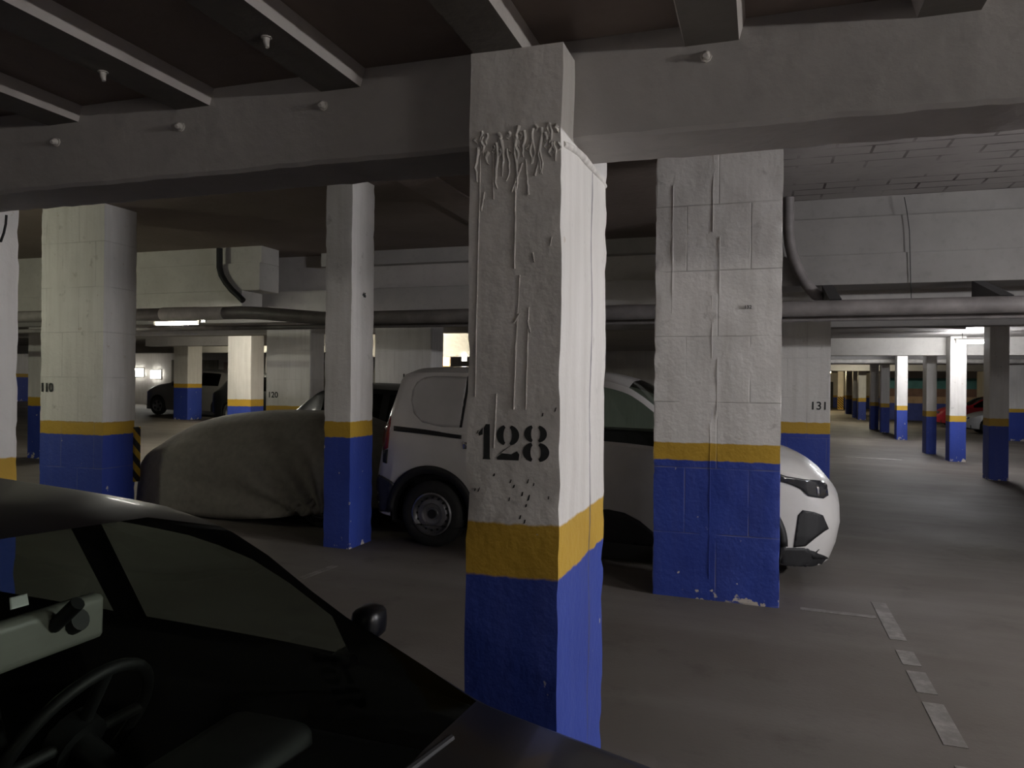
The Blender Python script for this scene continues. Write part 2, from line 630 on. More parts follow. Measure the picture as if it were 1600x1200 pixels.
# stepped beam right of the wide column
t = thing('stepped_ceiling_beam', 'pale stepped concrete beam under the block ceiling, right of the wide column', 'beam', (-.3, 8.32, 0))
for nm, (y0, y1, z0, z1) in dict(upper_step=(.06, .5, 3.296, 3.51), middle_step=(0, .5, 2.922, 3.296), lower_step=(-.02, .5, 2.62, 2.922)).items():
    b = bmesh.new()
    add_box(b, 0, 13.25, y0, y1, z0, z1, .01)
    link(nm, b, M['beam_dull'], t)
t = thing('stepped_ceiling_beam', 'yellowish stepped beam end with a notch, left of the slim column', 'beam', (-18, 9.08, 0))
for nm, (x1, y0, y1, z0, z1) in dict(upper_step=(-6.66, .04, .45, 3.265, 3.51), middle_step=(-6.66, 0, .45, 2.878, 3.265), lower_step=(-6.94, -.015, .45, 2.656, 2.878)).items():
    b = bmesh.new()
    add_box(b, 0, x1 + 18, y0, y1, z0, z1, .01)
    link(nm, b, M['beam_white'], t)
beam('ceiling_beam', -6.2, -.12, 9.9, 10.08, 3.30, 3.51, 'slim pale beam edge high behind the column numbered 128', 'beam')
beam('ceiling_beam', -30, 13, 9.82, 10.08, 2.49, 2.95, 'dark deep beam behind the long grey pipe', 'beam')
beam('ceiling_beam', -30, 11, 11.8, 12.1, 2.45, 2.83, 'grey beam across the second bay, above the small black cars', 'beam')
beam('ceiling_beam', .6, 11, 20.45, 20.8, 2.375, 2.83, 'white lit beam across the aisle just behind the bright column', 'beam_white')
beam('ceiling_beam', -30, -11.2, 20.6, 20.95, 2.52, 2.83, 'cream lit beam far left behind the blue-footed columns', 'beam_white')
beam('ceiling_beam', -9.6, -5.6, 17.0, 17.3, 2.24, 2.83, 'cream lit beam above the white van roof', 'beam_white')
beam('ceiling_beam', .9, 11, 30.0, 30.3, 2.42, 2.83, 'grey beam over the far half of the aisle', 'beam')
beam('ceiling_beam', .9, 11, 42.0, 42.3, 2.42, 2.83, 'grey beam near the far end of the aisle', 'beam')
beam('ceiling_beam', -15.4, -9.0, 16.2, 16.45, 2.5, 2.83, 'grey beam above the brightest column on the left', 'beam')


# ------------------------------------------------------------------ columns
def column(x0, x1, y0, y1, top, hb, hy, label, seam=0.0, crack=0.0, fine=0.0, name='concrete_column', group=None, mat=None):
    xm, ym = (x0 + x1) / 2, (y0 + y1) / 2
    zf = floor_z(xm)
    w, d, H = (x1 - x0) / 2, (y1 - y0) / 2, top - zf
    b = bmesh.new()
    if not fine:
        add_box(b, -w, w, -d, d, -.012, H, .012, 1)
    else:
        step = .035
        nw, nd, nz = max(3, int(2 * w / step)), max(3, int(2 * d / step)), int(H / step)
        loop = ([(-w + 2 * w * i / nw, -d) for i in range(nw)] + [(w, -d + 2 * d * i / nd) for i in range(nd)]
                + [(w - 2 * w * i / nw, d) for i in range(nw)] + [(-w, d - 2 * d * i / nd) for i in range(nd)])
        corners = {0, nw, nw + nd, 2 * nw + nd}
        rings = []
        for kz in range(nz + 1):
            z = -.012 + (H + .012) * kz / nz
            ring = []
            for i, (px, py) in enumerate(loop):
                p = Vector((px, py, z))
                q = p * 5 + Vector((x0 * 3, y0, 0))
                dv = Vector((noise.noise(q), noise.noise(q + Vector((31, 0, 0))), 0)) * fine
                if i in corners:
                    chip = max(0, noise.noise(Vector((px * 40, py * 40, z * 11)) + Vector((x0, 0, 0)))) * fine * 2.2
                    dv += Vector((-chip * (1 if px > 0 else -1), -chip * (1 if py > 0 else -1), 0))
                ring.append(b.verts.new(p + dv))
            rings.append(ring)
        n = len(loop)
        for p, q in zip(rings, rings[1:]):
            for i in range(n):
                b.faces.new((p[i], p[(i + 1) % n], q[(i + 1) % n], q[i]))
        b.faces.new(rings[0][::-1])
        b.faces.new(rings[-1])
    o = link(name, b, mat or M['paint'], loc=(xm, ym, zf), smooth=40 if fine else None)
    o.color = (hb, hy, seam, crack)
    return tag(o, label, 'column', group, 'thing')


c_main = column(-.835, -.55, 2.14, 2.80, 2.584, 1.02, 1.175, 'nearest concrete column, white over yellow and blue bands, stencilled 128', crack=1, fine=.005)
c_wide = column(-.775, .135, 5.88, 6.33, 3.498, 1.035, 1.165, 'wide board-marked column standing in front of the white van', seam=1, fine=.006)
c_slim = column(-3.83, -3.56, 6.2, 6.62, 3.498, 1.015, 1.16, 'slim square column between the covered car and the white van, paint chipped at its foot', fine=.004)
c_lw = column(-7.6, -6.72, 6.48, 6.93, 3.498, .85, .99, 'wide column behind the black car roof with a striped guard on its rear corner', seam=.7, fine=.005)
c_l = column(-4.05, -3.70, 2.3, 3.02, 2.584, .97, 1.11, 'column cut off by the left edge of the picture, beside the black car', crack=.4, fine=.004)
c_131 = column(-.1, .80, 10.1, 10.55, 2.799, 1.03, 1.17, 'wide column just behind the nose of the white van', seam=.5)
c_126 = column(-5.54, -4.61, 10.35, 10.8, 2.799, 1.0, 1.14, 'wide column seen above the dark hatchback, between slim column and van', seam=.5)
c_120 = column(-8.14, -7.27, 11.3, 11.75, 2.799, .86, 1.02, 'wide pale column behind the roof of the covered car', seam=.5)
column(-11.86, -11.22, 15.0, 15.5, 2.799, .77, .93, 'brightly lit column behind the tail of the covered car')
column(-17.65, -17.1, 19.75, 20.4, 2.799, 1.0, 1.13, 'column far left with a tall blue foot standing before the parked estate car')
column(-16.1, -15.55, 22.3, 22.8, 2.799, 1.0, 1.15, 'slim cream column peeping out right behind the brightest left column')
column(-11.9, -11.0, 9.9, 10.35, 2.799, .90, 1.05, 'dark shaded column half hidden left of the wide striped-guard column')
column(-24.5, -22.8, 18.0, 18.5, 2.799, 1.0, 1.12, 'farthest dark column in the slit beside the left edge column')
for args in (
    (4.0, 4.32, 16.2, 16.62, 1.0, 1.14, 'first and darkest column of the aisle row, nearest the right edge'),
    (4.14, 4.48, 20.0, 20.42, .92, 1.06, 'bright white column of the aisle row standing under the lit lamp'),
    (4.02, 4.26, 22.0, 22.5, .96, 1.10, 'dark column of the aisle row directly behind the brightest one'),
    (4.2, 4.52, 27.7, 28.15, .96, 1.11, 'lit white column in the middle of the aisle row'),
    (4.28, 4.58, 31.8, 32.2, .95, 1.10, 'dark column just behind the lit middle column of the aisle row'),
    (4.2, 4.5, 34.0, 34.4, .95, 1.10, 'second dark column behind the lit middle column of the aisle row'),
    (4.84, 5.22, 44.0, 44.5, .95, 1.15, 'lit far column of the aisle row with a dark mark'),
    (4.85, 5.15, 46.6, 47.0, .95, 1.10, 'dark far column of the aisle row left of the marked one'),
    (5.14, 5.5, 53.2, 53.7, .95, 1.2, 'farthest white and blue column of the aisle row'),
):
    column(args[0], args[1], args[2], args[3], 2.799, args[4], args[5], args[6])
column(8.05, 8.75, 30.2, 30.7, 2.799, .98, 1.1, 'dark blue-footed column at the right edge beyond the aisle')
c_y = column(5.55, 5.95, 63.5, 64, 2.799, .02, .85, 'yellow striped column at the far end of the aisle')


# stencilled numbers ------------------------------------------------
def crescent(b, cx, cz, ro_x, ro_z, ri_x, ri_z, a0, a1, n=14):
    """half moon stroke between an outer and an inner ellipse, as flat strip in x-z"""
    prev = None
    for i in range(n + 1):
        a = math.radians(a0 + (a1 - a0) * i / n)
        p = b.verts.new((cx + ro_x * math.cos(a), 0, cz + ro_z * math.sin(a)))
        q = b.verts.new((cx + ri_x * math.cos(a), 0, cz + ri_z * math.sin(a)))
        if prev:
            b.faces.new((prev[0], p, q, prev[1]))
        prev = (p, q)


def poly(b, pts):
    b.faces.new([b.verts.new((x, 0, z)) for x, z in pts])


def front_y(lx, lz, x0=-.835, y0=2.14, d=.33, fine=.005):
    q = Vector((lx, -d, lz)) * 5 + Vector((x0 * 3, y0, 0))
    return -d + noise.noise(q + Vector((31, 0, 0))) * fine


def number_128(parent, x, z, h, y):
    b = bmesh.new()
    u = h
    # 1
    poly(b, [(.10 * u, 0), (.30 * u, 0), (.28 * u, .06 * u), (.27 * u, 1.0 * u), (.17 * u, 1.0 * u), (.12 * u, .90 * u), (.12 * u, .06 * u)])
    poly(b, [(.09 * u, .90 * u), (.09 * u, .70 * u), (.0 * u, .66 * u), (-.02 * u, .74 * u)])
    # 2
    ox = .72 * u
    crescent(b, ox - .03 * u, .70 * u, .25 * u, .29 * u, .07 * u, .22 * u, 105, 255)
    crescent(b, ox + .03 * u, .70 * u, .26 * u, .29 * u, .08 * u, .22 * u, -78, 75)
    poly(b, [(ox + .06 * u, .40 * u), (ox + .12 * u, .44 * u), (ox - .12 * u, .26 * u), (ox - .22 * u, .14 * u), (ox - .18 * u, .17 * u)])
    poly(b, [(ox - .25 * u, .0), (ox + .28 * u, .0), (ox + .30 * u, .17 * u), (ox + .24 * u, .26 * u), (ox + .10 * u, .17 * u), (ox - .14 * u, .19 * u), (ox - .27 * u, .06 * u)])
    # 8
    ox = 1.40 * u
    crescent(b, ox - .05 * u, .76 * u, .22 * u, .24 * u, .05 * u, .17 * u, 100, 260)
    crescent(b, ox + .06 * u, .76 * u, .22 * u, .24 * u, .06 * u, .17 * u, -80, 80)
    crescent(b, ox - .05 * u, .25 * u, .25 * u, .27 * u, .06 * u, .19 * u, 100, 260)
    crescent(b, ox + .07 * u, .25 * u, .27 * u, .27 * u, .07 * u, .19 * u, -80, 80)
    for v in b.verts:
        v.co.y = front_y(x + 1.2 * v.co.x, z + v.co.z) - .0012 - y
    r = bmesh.ops.extrude_face_region(b, geom=b.faces[:])
    for v in [g for g in r['geom'] if isinstance(g, bmesh.types.BMVert)]:
        v.co.y += .004
    o = link('stencil_number', b, M['stencil'], parent, loc=(x, y, z))
    o['label'] = 'black stencilled number 128'
    return o


def text_number(parent, s, x, y, z, h, rotz=0.0, squash=1.0, name='stencil_number'):
    cu = bpy.data.curves.new('t', 'FONT')
    cu.body = s
    cu.size = h * 1.38
    cu.align_x = 'CENTER'
    cu.extrude = .002
    cu.offset = h * .02
    tmp = bpy.data.objects.new('t', cu)
    COL.objects.link(tmp)
    dg = bpy.context.evaluated_depsgraph_get()
    me = bpy.data.meshes.new_from_object(tmp.evaluated_get(dg))
    bpy.data.objects.remove(tmp)
    bpy.data.curves.remove(cu)
    me.materials.clear()
    me.materials.append(M['stencil'])
    me.transform(Matrix.Diagonal((squash, 1, 1, 1)))
    o = bpy.data.objects.new(name, me)
    COL.objects.link(o)
    o.parent = parent
    o.location = (x, y, z)
    o.rotation_euler = (math.radians(90), 0, rotz)
    o['label'] = 'black stencilled number ' + s
    return o


p = at_y(748, 717, 2.14)
number_128(c_main, p.x - c_main.location.x, p.z - c_main.location.z, .104, -.33 - .0035).scale = (1.2, 1, 1)
text_number(c_131, '131', .32, -.228, 1.33, .10)
text_number(c_126, '126', .10, -.228, 1.52, .11)
text_number(c_120, '120', -.29, -.228, 1.16, .10)
text_number(c_lw, '110', -.345, -.232, 1.31, .10, squash=.9)
text_number(c_slim, '46', .139, .02, 2.32, .045, rotz=math.radians(90))
text_number(c_wide, '132', .22, -.2345, 2.16, .026)

# plaster on the top of the near column: lumps, drips, the smear along the beam
cl = c_main.location
b = bmesh.new()
for i in range(46):
    px = -.135 + .275 * rnd.random()
    L = rnd.choice([.02, .03, .05, .09, .14]) * (0.6 + rnd.random())
    z = 2.335 + rnd.uniform(-.05, .02) - cl.z
    r = rnd.uniform(.0028, .0062)
    n = 7
    add_tube(b, [(px + .004 * math.sin(i + k * .9) + (k / n) * rnd.uniform(-.004, .004), front_y(px, z - L * k / n) - .0006, z - L * k / n) for k in range(n + 1)],
             [r * (1 - .8 * (k / n) ** 1.5) + .0012 for k in range(n + 1)], 6)
link('plaster_lumps', b, M['plaster'], c_main, smooth=60)
b = bmesh.new()
for (x0, y0, x1, y1, r) in ((751, 245, 742, 620, .0026), (771, 245, 771, 312, .003), (806, 262, 804, 420, .0032), (822, 250, 826, 305, .004), (812, 430, 806, 560, .002),
                            (808, 480, 803, 640, .0028), (826, 480, 822, 640, .0024), (776, 615, 772, 700, .003), (757, 300, 752, 330, .003), (817, 255, 800, 300, .004),
                            (845, 245, 836, 275, .004), (833, 395, 835, 410, .003), (862, 370, 860, 384, .002), (824, 500, 829, 520, .003), (803, 505, 812, 490, .003)):
    a, c = at_y(x0, y0, 2.142) - cl, at_y(x1, y1, 2.142) - cl
    n = 12
    add_tube(b, [a.lerp(c, k / n) + Vector((.0018 * noise.noise(Vector((x0, k * .7, 0))), front_y(a.x, a.lerp(c, k / n).z) - .0004 - a.lerp(c, k / n).y, 0)) for k in range(n + 1)],
             [r * (.75 + .5 * noise.noise(Vector((x0 * .3, k * .9, 5)))) + .0005 for k in range(n + 1)], 6)
link('paint_drips', b, M['plaster'], c_main, smooth=60)
# smear of plaster where the beam dies into the right side of the column
b = bmesh.new()
pts = [(-.55, y, z) for y, z in ((2.17, 2.30), (2.24, 2.312), (2.33, 2.324), (2.43, 2.33), (2.54, 2.333), (2.63, 2.333), (2.72, 2.334), (2.79, 2.33))]
add_tube(b, [(x - .006 - cl.x, y - cl.y, z - cl.z) for x, y, z in pts], [.009, .012, .014, .016, .013, .012, .011, .010], 10)
link('plaster_smear', b, M['plaster'], c_main, smooth=60)
# dark scuffs around the number
for (px, py) in ((848, 648), (772, 742), (798, 752), (803, 760), (825, 752), (834, 757), (816, 772), (826, 778), (857, 778), (742, 765), (748, 765), (813, 808), (820, 815), (746, 675), (868, 640), (822, 790), (796, 780)):
    a = at_y(px, py, 2.14) - cl
    w_, h_ = rnd.uniform(.0013, .0028), rnd.uniform(.004, .010)
    s_ = rnd.uniform(.2, .7)
    b = bmesh.new()
    vs = [b.verts.new((a.x + w_ * cx + s_ * h_ * cz * .6, front_y(a.x, a.z) - .0009, a.z + h_ * cz)) for cx, cz in ((-1, -1), (1, -.7), (.8, 1), (-.6, .8))]
    b.faces.new(vs)
    r_ = bmesh.ops.extrude_face_region(b, geom=b.faces[:])
    for v in [g for g in r_['geom'] if isinstance(g, bmesh.types.BMVert)]:
        v.co.y += .004
    link('scuff_mark', b, M['stencil'], c_main)

# raised seam on the wide column, ragged plaster down its right edge
b = bmesh.new()
for (x0, y0, y1) in ((1052, 290, 490), (1116, 140, 362), (1125, 370, 460), (1113, 462, 560), (1121, 560, 655), (1110, 660, 905)):
    a, c = at_y(x0, y0, 5.878) - c_wide.location, at_y(x0 - (y1 - y0) * .009, y1, 5.878) - c_wide.location
    add_tube(b, [a.lerp(c, k / 10) for k in range(11)], [.0022 * (.6 + .6 * rnd.random()) for k in range(11)], 6)
link('board_seams', b, M['paint'], c_wide, smooth=60).color = (1.035, 1.165, 0, 0)
# hazard guard on the rear corner of the left wide column
b = bmesh.new()
add_box(b, .425, .47, .20, .28, .30, .92, .006)
o = link('corner_guard', b, M['hazard'], c_lw)
o['label'] = 'black and yellow striped corner guard'
b = bmesh.new()
add_box(b, -.21, .21, -.262, -.244, .1, 1.0, .004)
o = link('striped_board', b, M['hazard'], c_y)

# ------------------------------------------------------------------ floor lines
def strip(name, pts_px=None, quad=None):
    b = bmesh.new()
    vs = [b.verts.new((x, y, floor_z(x) + .0025)) for x, y in quad]
    f = b.faces.new(vs)
    r = bmesh.ops.extrude_face_region(b, geom=[f])
    for v in [g for g in r['geom'] if isinstance(g, bmesh.types.BMVert)]:
        v.co.z -= .003
    return structure(link(name, b, M['line']))


for (ya, yb) in ((5.45, 6.35), (4.98, 5.24), (4.55, 4.88), (3.92, 4.42), (3.1, 3.72)):
    strip('floor_marking', quad=[(.80, ya), (.90, ya), (.90, yb), (.80, yb)])
strip('floor_marking', quad=[(.28, 5.90), (.78, 5.90), (.78, 5.97), (.28, 5.97)])
strip('floor_marking', quad=[(1.9, 19.6), (3.1, 19.6), (3.1, 19.78), (1.9, 19.78)])
strip('floor_marking', quad=[(-3.42, 5.18), (-3.36, 5.16), (-3.33, 5.62), (-3.39, 5.63)])

# ------------------------------------------------------------------ pipes, cables, hooks
def pipe(name, pts, r, label, mat, cat='pipe', hangers=(), collars=(), group=None, n=16):
    p0 = Vector(pts[0])
    t = thing(name, label, cat, p0, group=group)
    rr = max(r) if isinstance(r, (list, tuple)) else r
    b = bmesh.new()
    add_tube(b, [Vector(p) - p0 for p in pts], r, n)
    link('tube', b, mat, t, smooth=40)
    for hx in collars:
        b = bmesh.new()
        add_tube(b, [Vector((hx - .03, pts[0][1], pts[0][2])) - p0, Vector((hx + .03, pts[0][1], pts[0][2])) - p0], rr * 1.1, n)
        link('collar', b, mat, t, smooth=40)
    for (hx, ztop) in hangers:
        b = bmesh.new()
        add_tube(b, [Vector((hx, pts[0][1], pts[0][2])) - p0, Vector((hx, pts[0][1], ztop)) - p0], .008, 6)
        add_tube(b, [Vector((hx - .012, pts[0][1], pts[0][2])) - p0, Vector((hx + .012, pts[0][1], pts[0][2])) - p0], rr * 1.06, n)
        link('hanger', b, M['grey_plastic'], t, smooth=40)
    return t


dp = pipe('drain_pipe', [(-29.99, 7.4, 2.49), (-16, 7.4, 2.43), (-5.62, 7.4, 2.385), (-5.4, 7.4, 2.375), (-4.6, 7.4, 2.305), (-4.4, 7.4, 2.30), (12.99, 7.4, 2.315)], .072, 'long thick grey pipe running across under the high ceiling', M['pipe'],
     )
for bxx in (.62, 1.95, -1.6, -3.0):
    b = bmesh.new()
    vs = [b.verts.new((bxx + 29.99 + sx * .05, yy, zz - 2.49)) for sx in (-1, 1) for yy, zz in ((-.01, 2.383), (.93, 2.63), (.93, 2.40), (.05, 2.36))]
    for f in ((0, 1, 2, 3), (7, 6, 5, 4), (0, 4, 5, 1), (1, 5, 6, 2), (2, 6, 7, 3), (3, 7, 4, 0)):
        b.faces.new([vs[i] for i in f])
    if bxx > -.3:
        link('wall_bracket', b, M['grey_plastic'], dp)
    else:
        b.free()
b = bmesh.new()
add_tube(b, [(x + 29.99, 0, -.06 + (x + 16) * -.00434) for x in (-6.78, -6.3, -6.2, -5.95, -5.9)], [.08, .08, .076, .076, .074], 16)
o = link('pipe_lit_stretch', b, M['pipe_white'], dp, smooth=40)  # white stretch: the lamp's light on the pipe put into its colour
o['label'] = 'pipe stretch coloured white as if lamp-lit, above the left lamp'
pipe('conduit', [(-29.99, 7.62, 2.235), (12.99, 7.62, 2.23)], .028, 'thin dark conduit just below the long grey pipe', M['pipe'])
# down pipe on the right of the wide column
pts = []
for (px, py) in ((1232, 300), (1232, 330), (1232, 360), (1234, 380), (1239, 402), (1248, 424), (1260, 444), (1274, 460), (1290, 470)):
    pts.append(at_y(px, py, 8.2))
pipe('curved_pipe', pts, .055, 'grey down pipe curving beside the right edge of the wide column', M['pipe'])
pts = [at_y(px, py, 9.0) for (px, py) in ((343, 388), (343, 405), (343, 418), (346, 430), (353, 442), (362, 453), (372, 462), (380, 470))]
pipe('curved_hose', pts, .042, 'black hose curving down the yellowish beam', M['black'], 'hose')
pts = [at_y(px, py, 8.28) for (px, py) in ((1413, 308), (1417, 330), (1421, 360), (1422, 400), (1423, 440), (1424, 468))]
pipe('cable', pts, .004, 'thin dark cable hanging down the stepped beam on the right', M['black'], 'cable', n=6)
pts = [at_y(px, py, 2.262) for (px, py) in ((11, 337), (10, 350), (7, 365), (2, 378))]
pts = [at_y(px, py, 2.29) for (px, py) in ((10, 336), (9, 350), (6, 364), (1, 378))]
pipe('cable', pts, .005, 'short black cable hooked over the column at the left edge', M['black'], 'cable', n=6)
# lamp-lit white pipes
pipe('wrapped_pipe', [(1.0, 14.3, 2.70), (2.77, 14.3, 2.67), (3.18, 14.3, 2.63)], [.07, .078, .065], 'pale pipe across the aisle ending left of the bright lamp', M['pipe_white'], collars=(1.95, 2.6), hangers=[(1.5, 2.8), (2.9, 2.8)])
pipe('wrapped_pipe', [(4.4, 14.3, 2.58), (10.8, 14.3, 2.64)], .10, 'pale pipe at the right edge above the bright beam', M['pipe_white'], collars=(4.75, 5.6), hangers=[(4.9, 2.8), (7.5, 2.8)])
pipe('wrapped_pipe', [(1.0, 29.5, 2.52), (4.0, 29.5, 2.52), (9, 29.5, 2.52)], .08, 'far pale pipe crossing the aisle behind the white beam', M['pipe_white'], hangers=[(2.0, 2.8), (6.0, 2.8)])

# little plaster-covered hooks under ribs and beam
for (px, py, y, lb) in ((88, 222, 2.27, 'far left on the edge of the wide beam'), (282, 198, 2.27, 'second from the left on the edge of the wide beam'),
                        (505, 165, 2.27, 'on the wide beam left of the near column'), (1103, 88, 2.27, 'on the wide beam right of the near column'),
                        (161, 112, None, 'under the leftmost long ceiling rib'), (416, 58, None, 'under the middle ceiling rib')):
    if y is None:
        d = ray(px, py)
        q = EYE + d * ((Z_RIB - CAM_H) / d.z)
        h = thing('ceiling_hook', 'small pale hook ' + lb, 'hook', q, group='small hooks under the ceiling')
        b = bmesh.new()
        add_tube(b, [(0, 0, .004), (0, 0, -.015), (.004, 0, -.03)], [.011, .009, .006], 8)
        add_tube(b, [(0, 0, .004), (0, 0, -.003)], .016, 8)
    else:
        q = at_y(px, py, y)
        h = thing('ceiling_hook', 'small pale hook ' + lb, 'hook', q, group='small hooks under the ceiling')
        b = bmesh.new()
        add_tube(b, [(0, .02, 0), (0, -.012, 0), (0, -.022, -.006)], [.013, .012, .007], 10)
        add_tube(b, [(0, .02, 0), (0, -.001, 0)], .017, 8)
    link('peg', b, M['plaster'], h, smooth=50)


# ------------------------------------------------------------------ lamps
def lamp(x, y, z, L, label, mat, along='x', r=.022, top=None, group='fluorescent garage lamps', hood=.03, arm=0):
    t = thing('fluorescent_lamp', label, 'lamp', (x, y, z), (0, 0, 0 if along == 'x' else math.pi / 2), group)
    b = bmesh.new()
    add_tube(b, [(-L / 2, 0, 0), (L / 2, 0, 0)], r, 14)
    link('tube', b, M[mat], t, smooth=40)
    b = bmesh.new()
    add_box(b, -L / 2 - .05, L / 2 + .05, -hood, hood, .05, .085, .006)
    if hood > .05:  # wide hood with side lips, added to keep light off the ceiling
        for s in (-1, 1):
            add_box(b, -L / 2 - .05, L / 2 + .05, s * hood - .008, s * hood + .008, .015, .084)
    for s in (-1, 1):
        add_box(b, s * (L / 2 + .02) - .015, s * (L / 2 + .02) + .015, -.02, .02, -.02, .06, .004)
    link('housing', b, M['beam_white'], t)
    if arm:
        for s in (-1, 1):
            b = bmesh.new()
            add_box(b, s * L * .35 - .012, s * L * .35 + .012, -arm, 0, .06, .08)
            link('bracket_arm', b, M['grey_plastic'], t)
    if top and top > z + .09:
        for s in (-1, 1):
            b = bmesh.new()
            add_tube(b, [(s * L * .35, 0, .08), (s * L * .35, 0, top - z + .001)], .006, 6)
            link('hanger', b, M['grey_plastic'], t)
    return t


lamp(4.25, 18.4, 2.57, .62, 'bright white lamp hanging before the bright aisle column', 'tube', top=Z_FAR)
lamp(-7.1, 8.0, 2.335, .64, 'bright lamp at left, just below the whitened stretch of the long pipe', 'tube_near', hood=.085, arm=.58)
lamp(-10.9, 12.9, 2.62, .8, 'lamp hidden behind the deep beam, lighting the brightest left column', 'tube_strong_warm', top=Z_FAR)
lamp(5.5, 4.45, 2.34, 1.2, 'white lamp beyond the right edge lighting the near columns', 'tube_strong', along='y', top=Z_HIGH)
lamp(4.4, 1.1, 2.25, .6, 'added white fill lamp beyond the right edge in the low bay', 'tube_low', along='y', top=Z_LOW)  # unseen fill lamp, added to raise the general light
lamp(6.5, -1.6, 2.15, 1.2, 'added white fill lamp behind the camera lighting the ceiling ribs', 'tube_half', along='y', top=Z_LOW)  # unseen fill lamp, added to brighten the rib sides
lamp(-1.5, -4.0, 2.5, .7, 'added weak fill lamp behind the camera near the front wall', 'tube_weak', top=Z_LOW)  # unseen weak lamp, added as fill from behind
lamp(4.3, 25.6, 2.62, .9, 'white lamp hidden behind the lit beam in the aisle', 'tube', top=Z_FAR)
lamp(4.6, 39.0, 2.71, .9, 'white lamp in the far half of the aisle', 'tube_warm', top=Z_FAR)
lamp(4.0, 58.0, 2.62, 1.2, 'yellow lamp at the far end of the aisle', 'tube_yellow', top=Z_FAR)
lamp(-14.3, 19.0, 2.62, .6, 'warm lamp hidden behind the brightest left column', 'tube_warm', top=Z_FAR)
lamp(-7.6, 15.6, 2.62, .6, 'warm lamp above the van roof, behind the second bay', 'tube_warm', top=Z_FAR)
lamp(-9.5, 4.0, 2.55, .6, 'greenish lamp beyond the left edge', 'tube_left', top=Z_HIGH)


# small lit things seen over the van roof and over the far car
def small_lamp(px, py, y, w, h, mat, label, name, cat, hang=0):
    q = at_y(px, py, y)
    t = thing(name, label, cat, q)
    b = bmesh.new()
    add_box(b, -w / 2, w / 2, -.02, .02, -h / 2, h / 2, .008)
    link('diffuser', b, M[mat], t)
    b = bmesh.new()
    add_box(b, -w / 2 - .02, w / 2 + .02, .02, .06, -h / 2 - .02, h / 2 + .02, .006)
    link('backplate', b, M['beam_white'], t)
    if hang:
        b = bmesh.new()
        add_box(b, -.02, .02, .025, .055, h / 2, hang - q.z)
        link('bracket', b, M['grey_plastic'], t)
    return t


small_lamp(695, 565, 17.0, .22, .20, 'orange', 'small orange lit panel above the van roof', 'lit_panel', 'sign', hang=2.26)
small_lamp(725, 558, 17.0, .10, .16, 'tube_dim', 'small white lamp beside the orange panel above the van', 'bulkhead_lamp', 'lamp', hang=2.26)
small_lamp(216, 582, 26.93, .5, .35, 'tube_dim', 'left white glowing panel over the parked estate car', 'glow_panel', 'lamp')  # two glowing panels added for the bright patches above the car
small_lamp(243, 585, 26.93, .5, .35, 'tube_dim', 'right white glowing panel over the parked estate car', 'glow_panel', 'lamp')

# doors and panels on the far walls
for i, (x0, x1, z0, z1, mt) in enumerate(((-24.2, -23.2, .45, 2.5, 'shutter'), (-22.9, -21.8, .45, 2.5, 'shutter'), (-21.5, -19.6, .4, 2.4, 'pink'), (-17.2, -16.2, .4, 2.4, 'shutter'), (-3.0, -1.9, .1, 2.3, 'brown'), (-1.3, -.4, .1, 2.3, 'brown'))):
    b = bmesh.new()
    add_box(b, x0, x1, -.06, 0, z0, z1, .01)
    for kx in range(1, 5):
        xx = x0 + (x1 - x0) * kx / 5
        add_box(b, xx - .02, xx + .02, -.075, -.05, z0 + .05, z1 - .05)
    o = structure(link('door_%d' % (i + 1), b, M[mt], loc=(0, YB, 0)))
b = bmesh.new()
add_box(b, -.75, .75, -.06, 0, 0, 2.15, .01)
structure(link('door_7', b, M['dark'], loc=(5.0, YE, floor_z(5.0))))


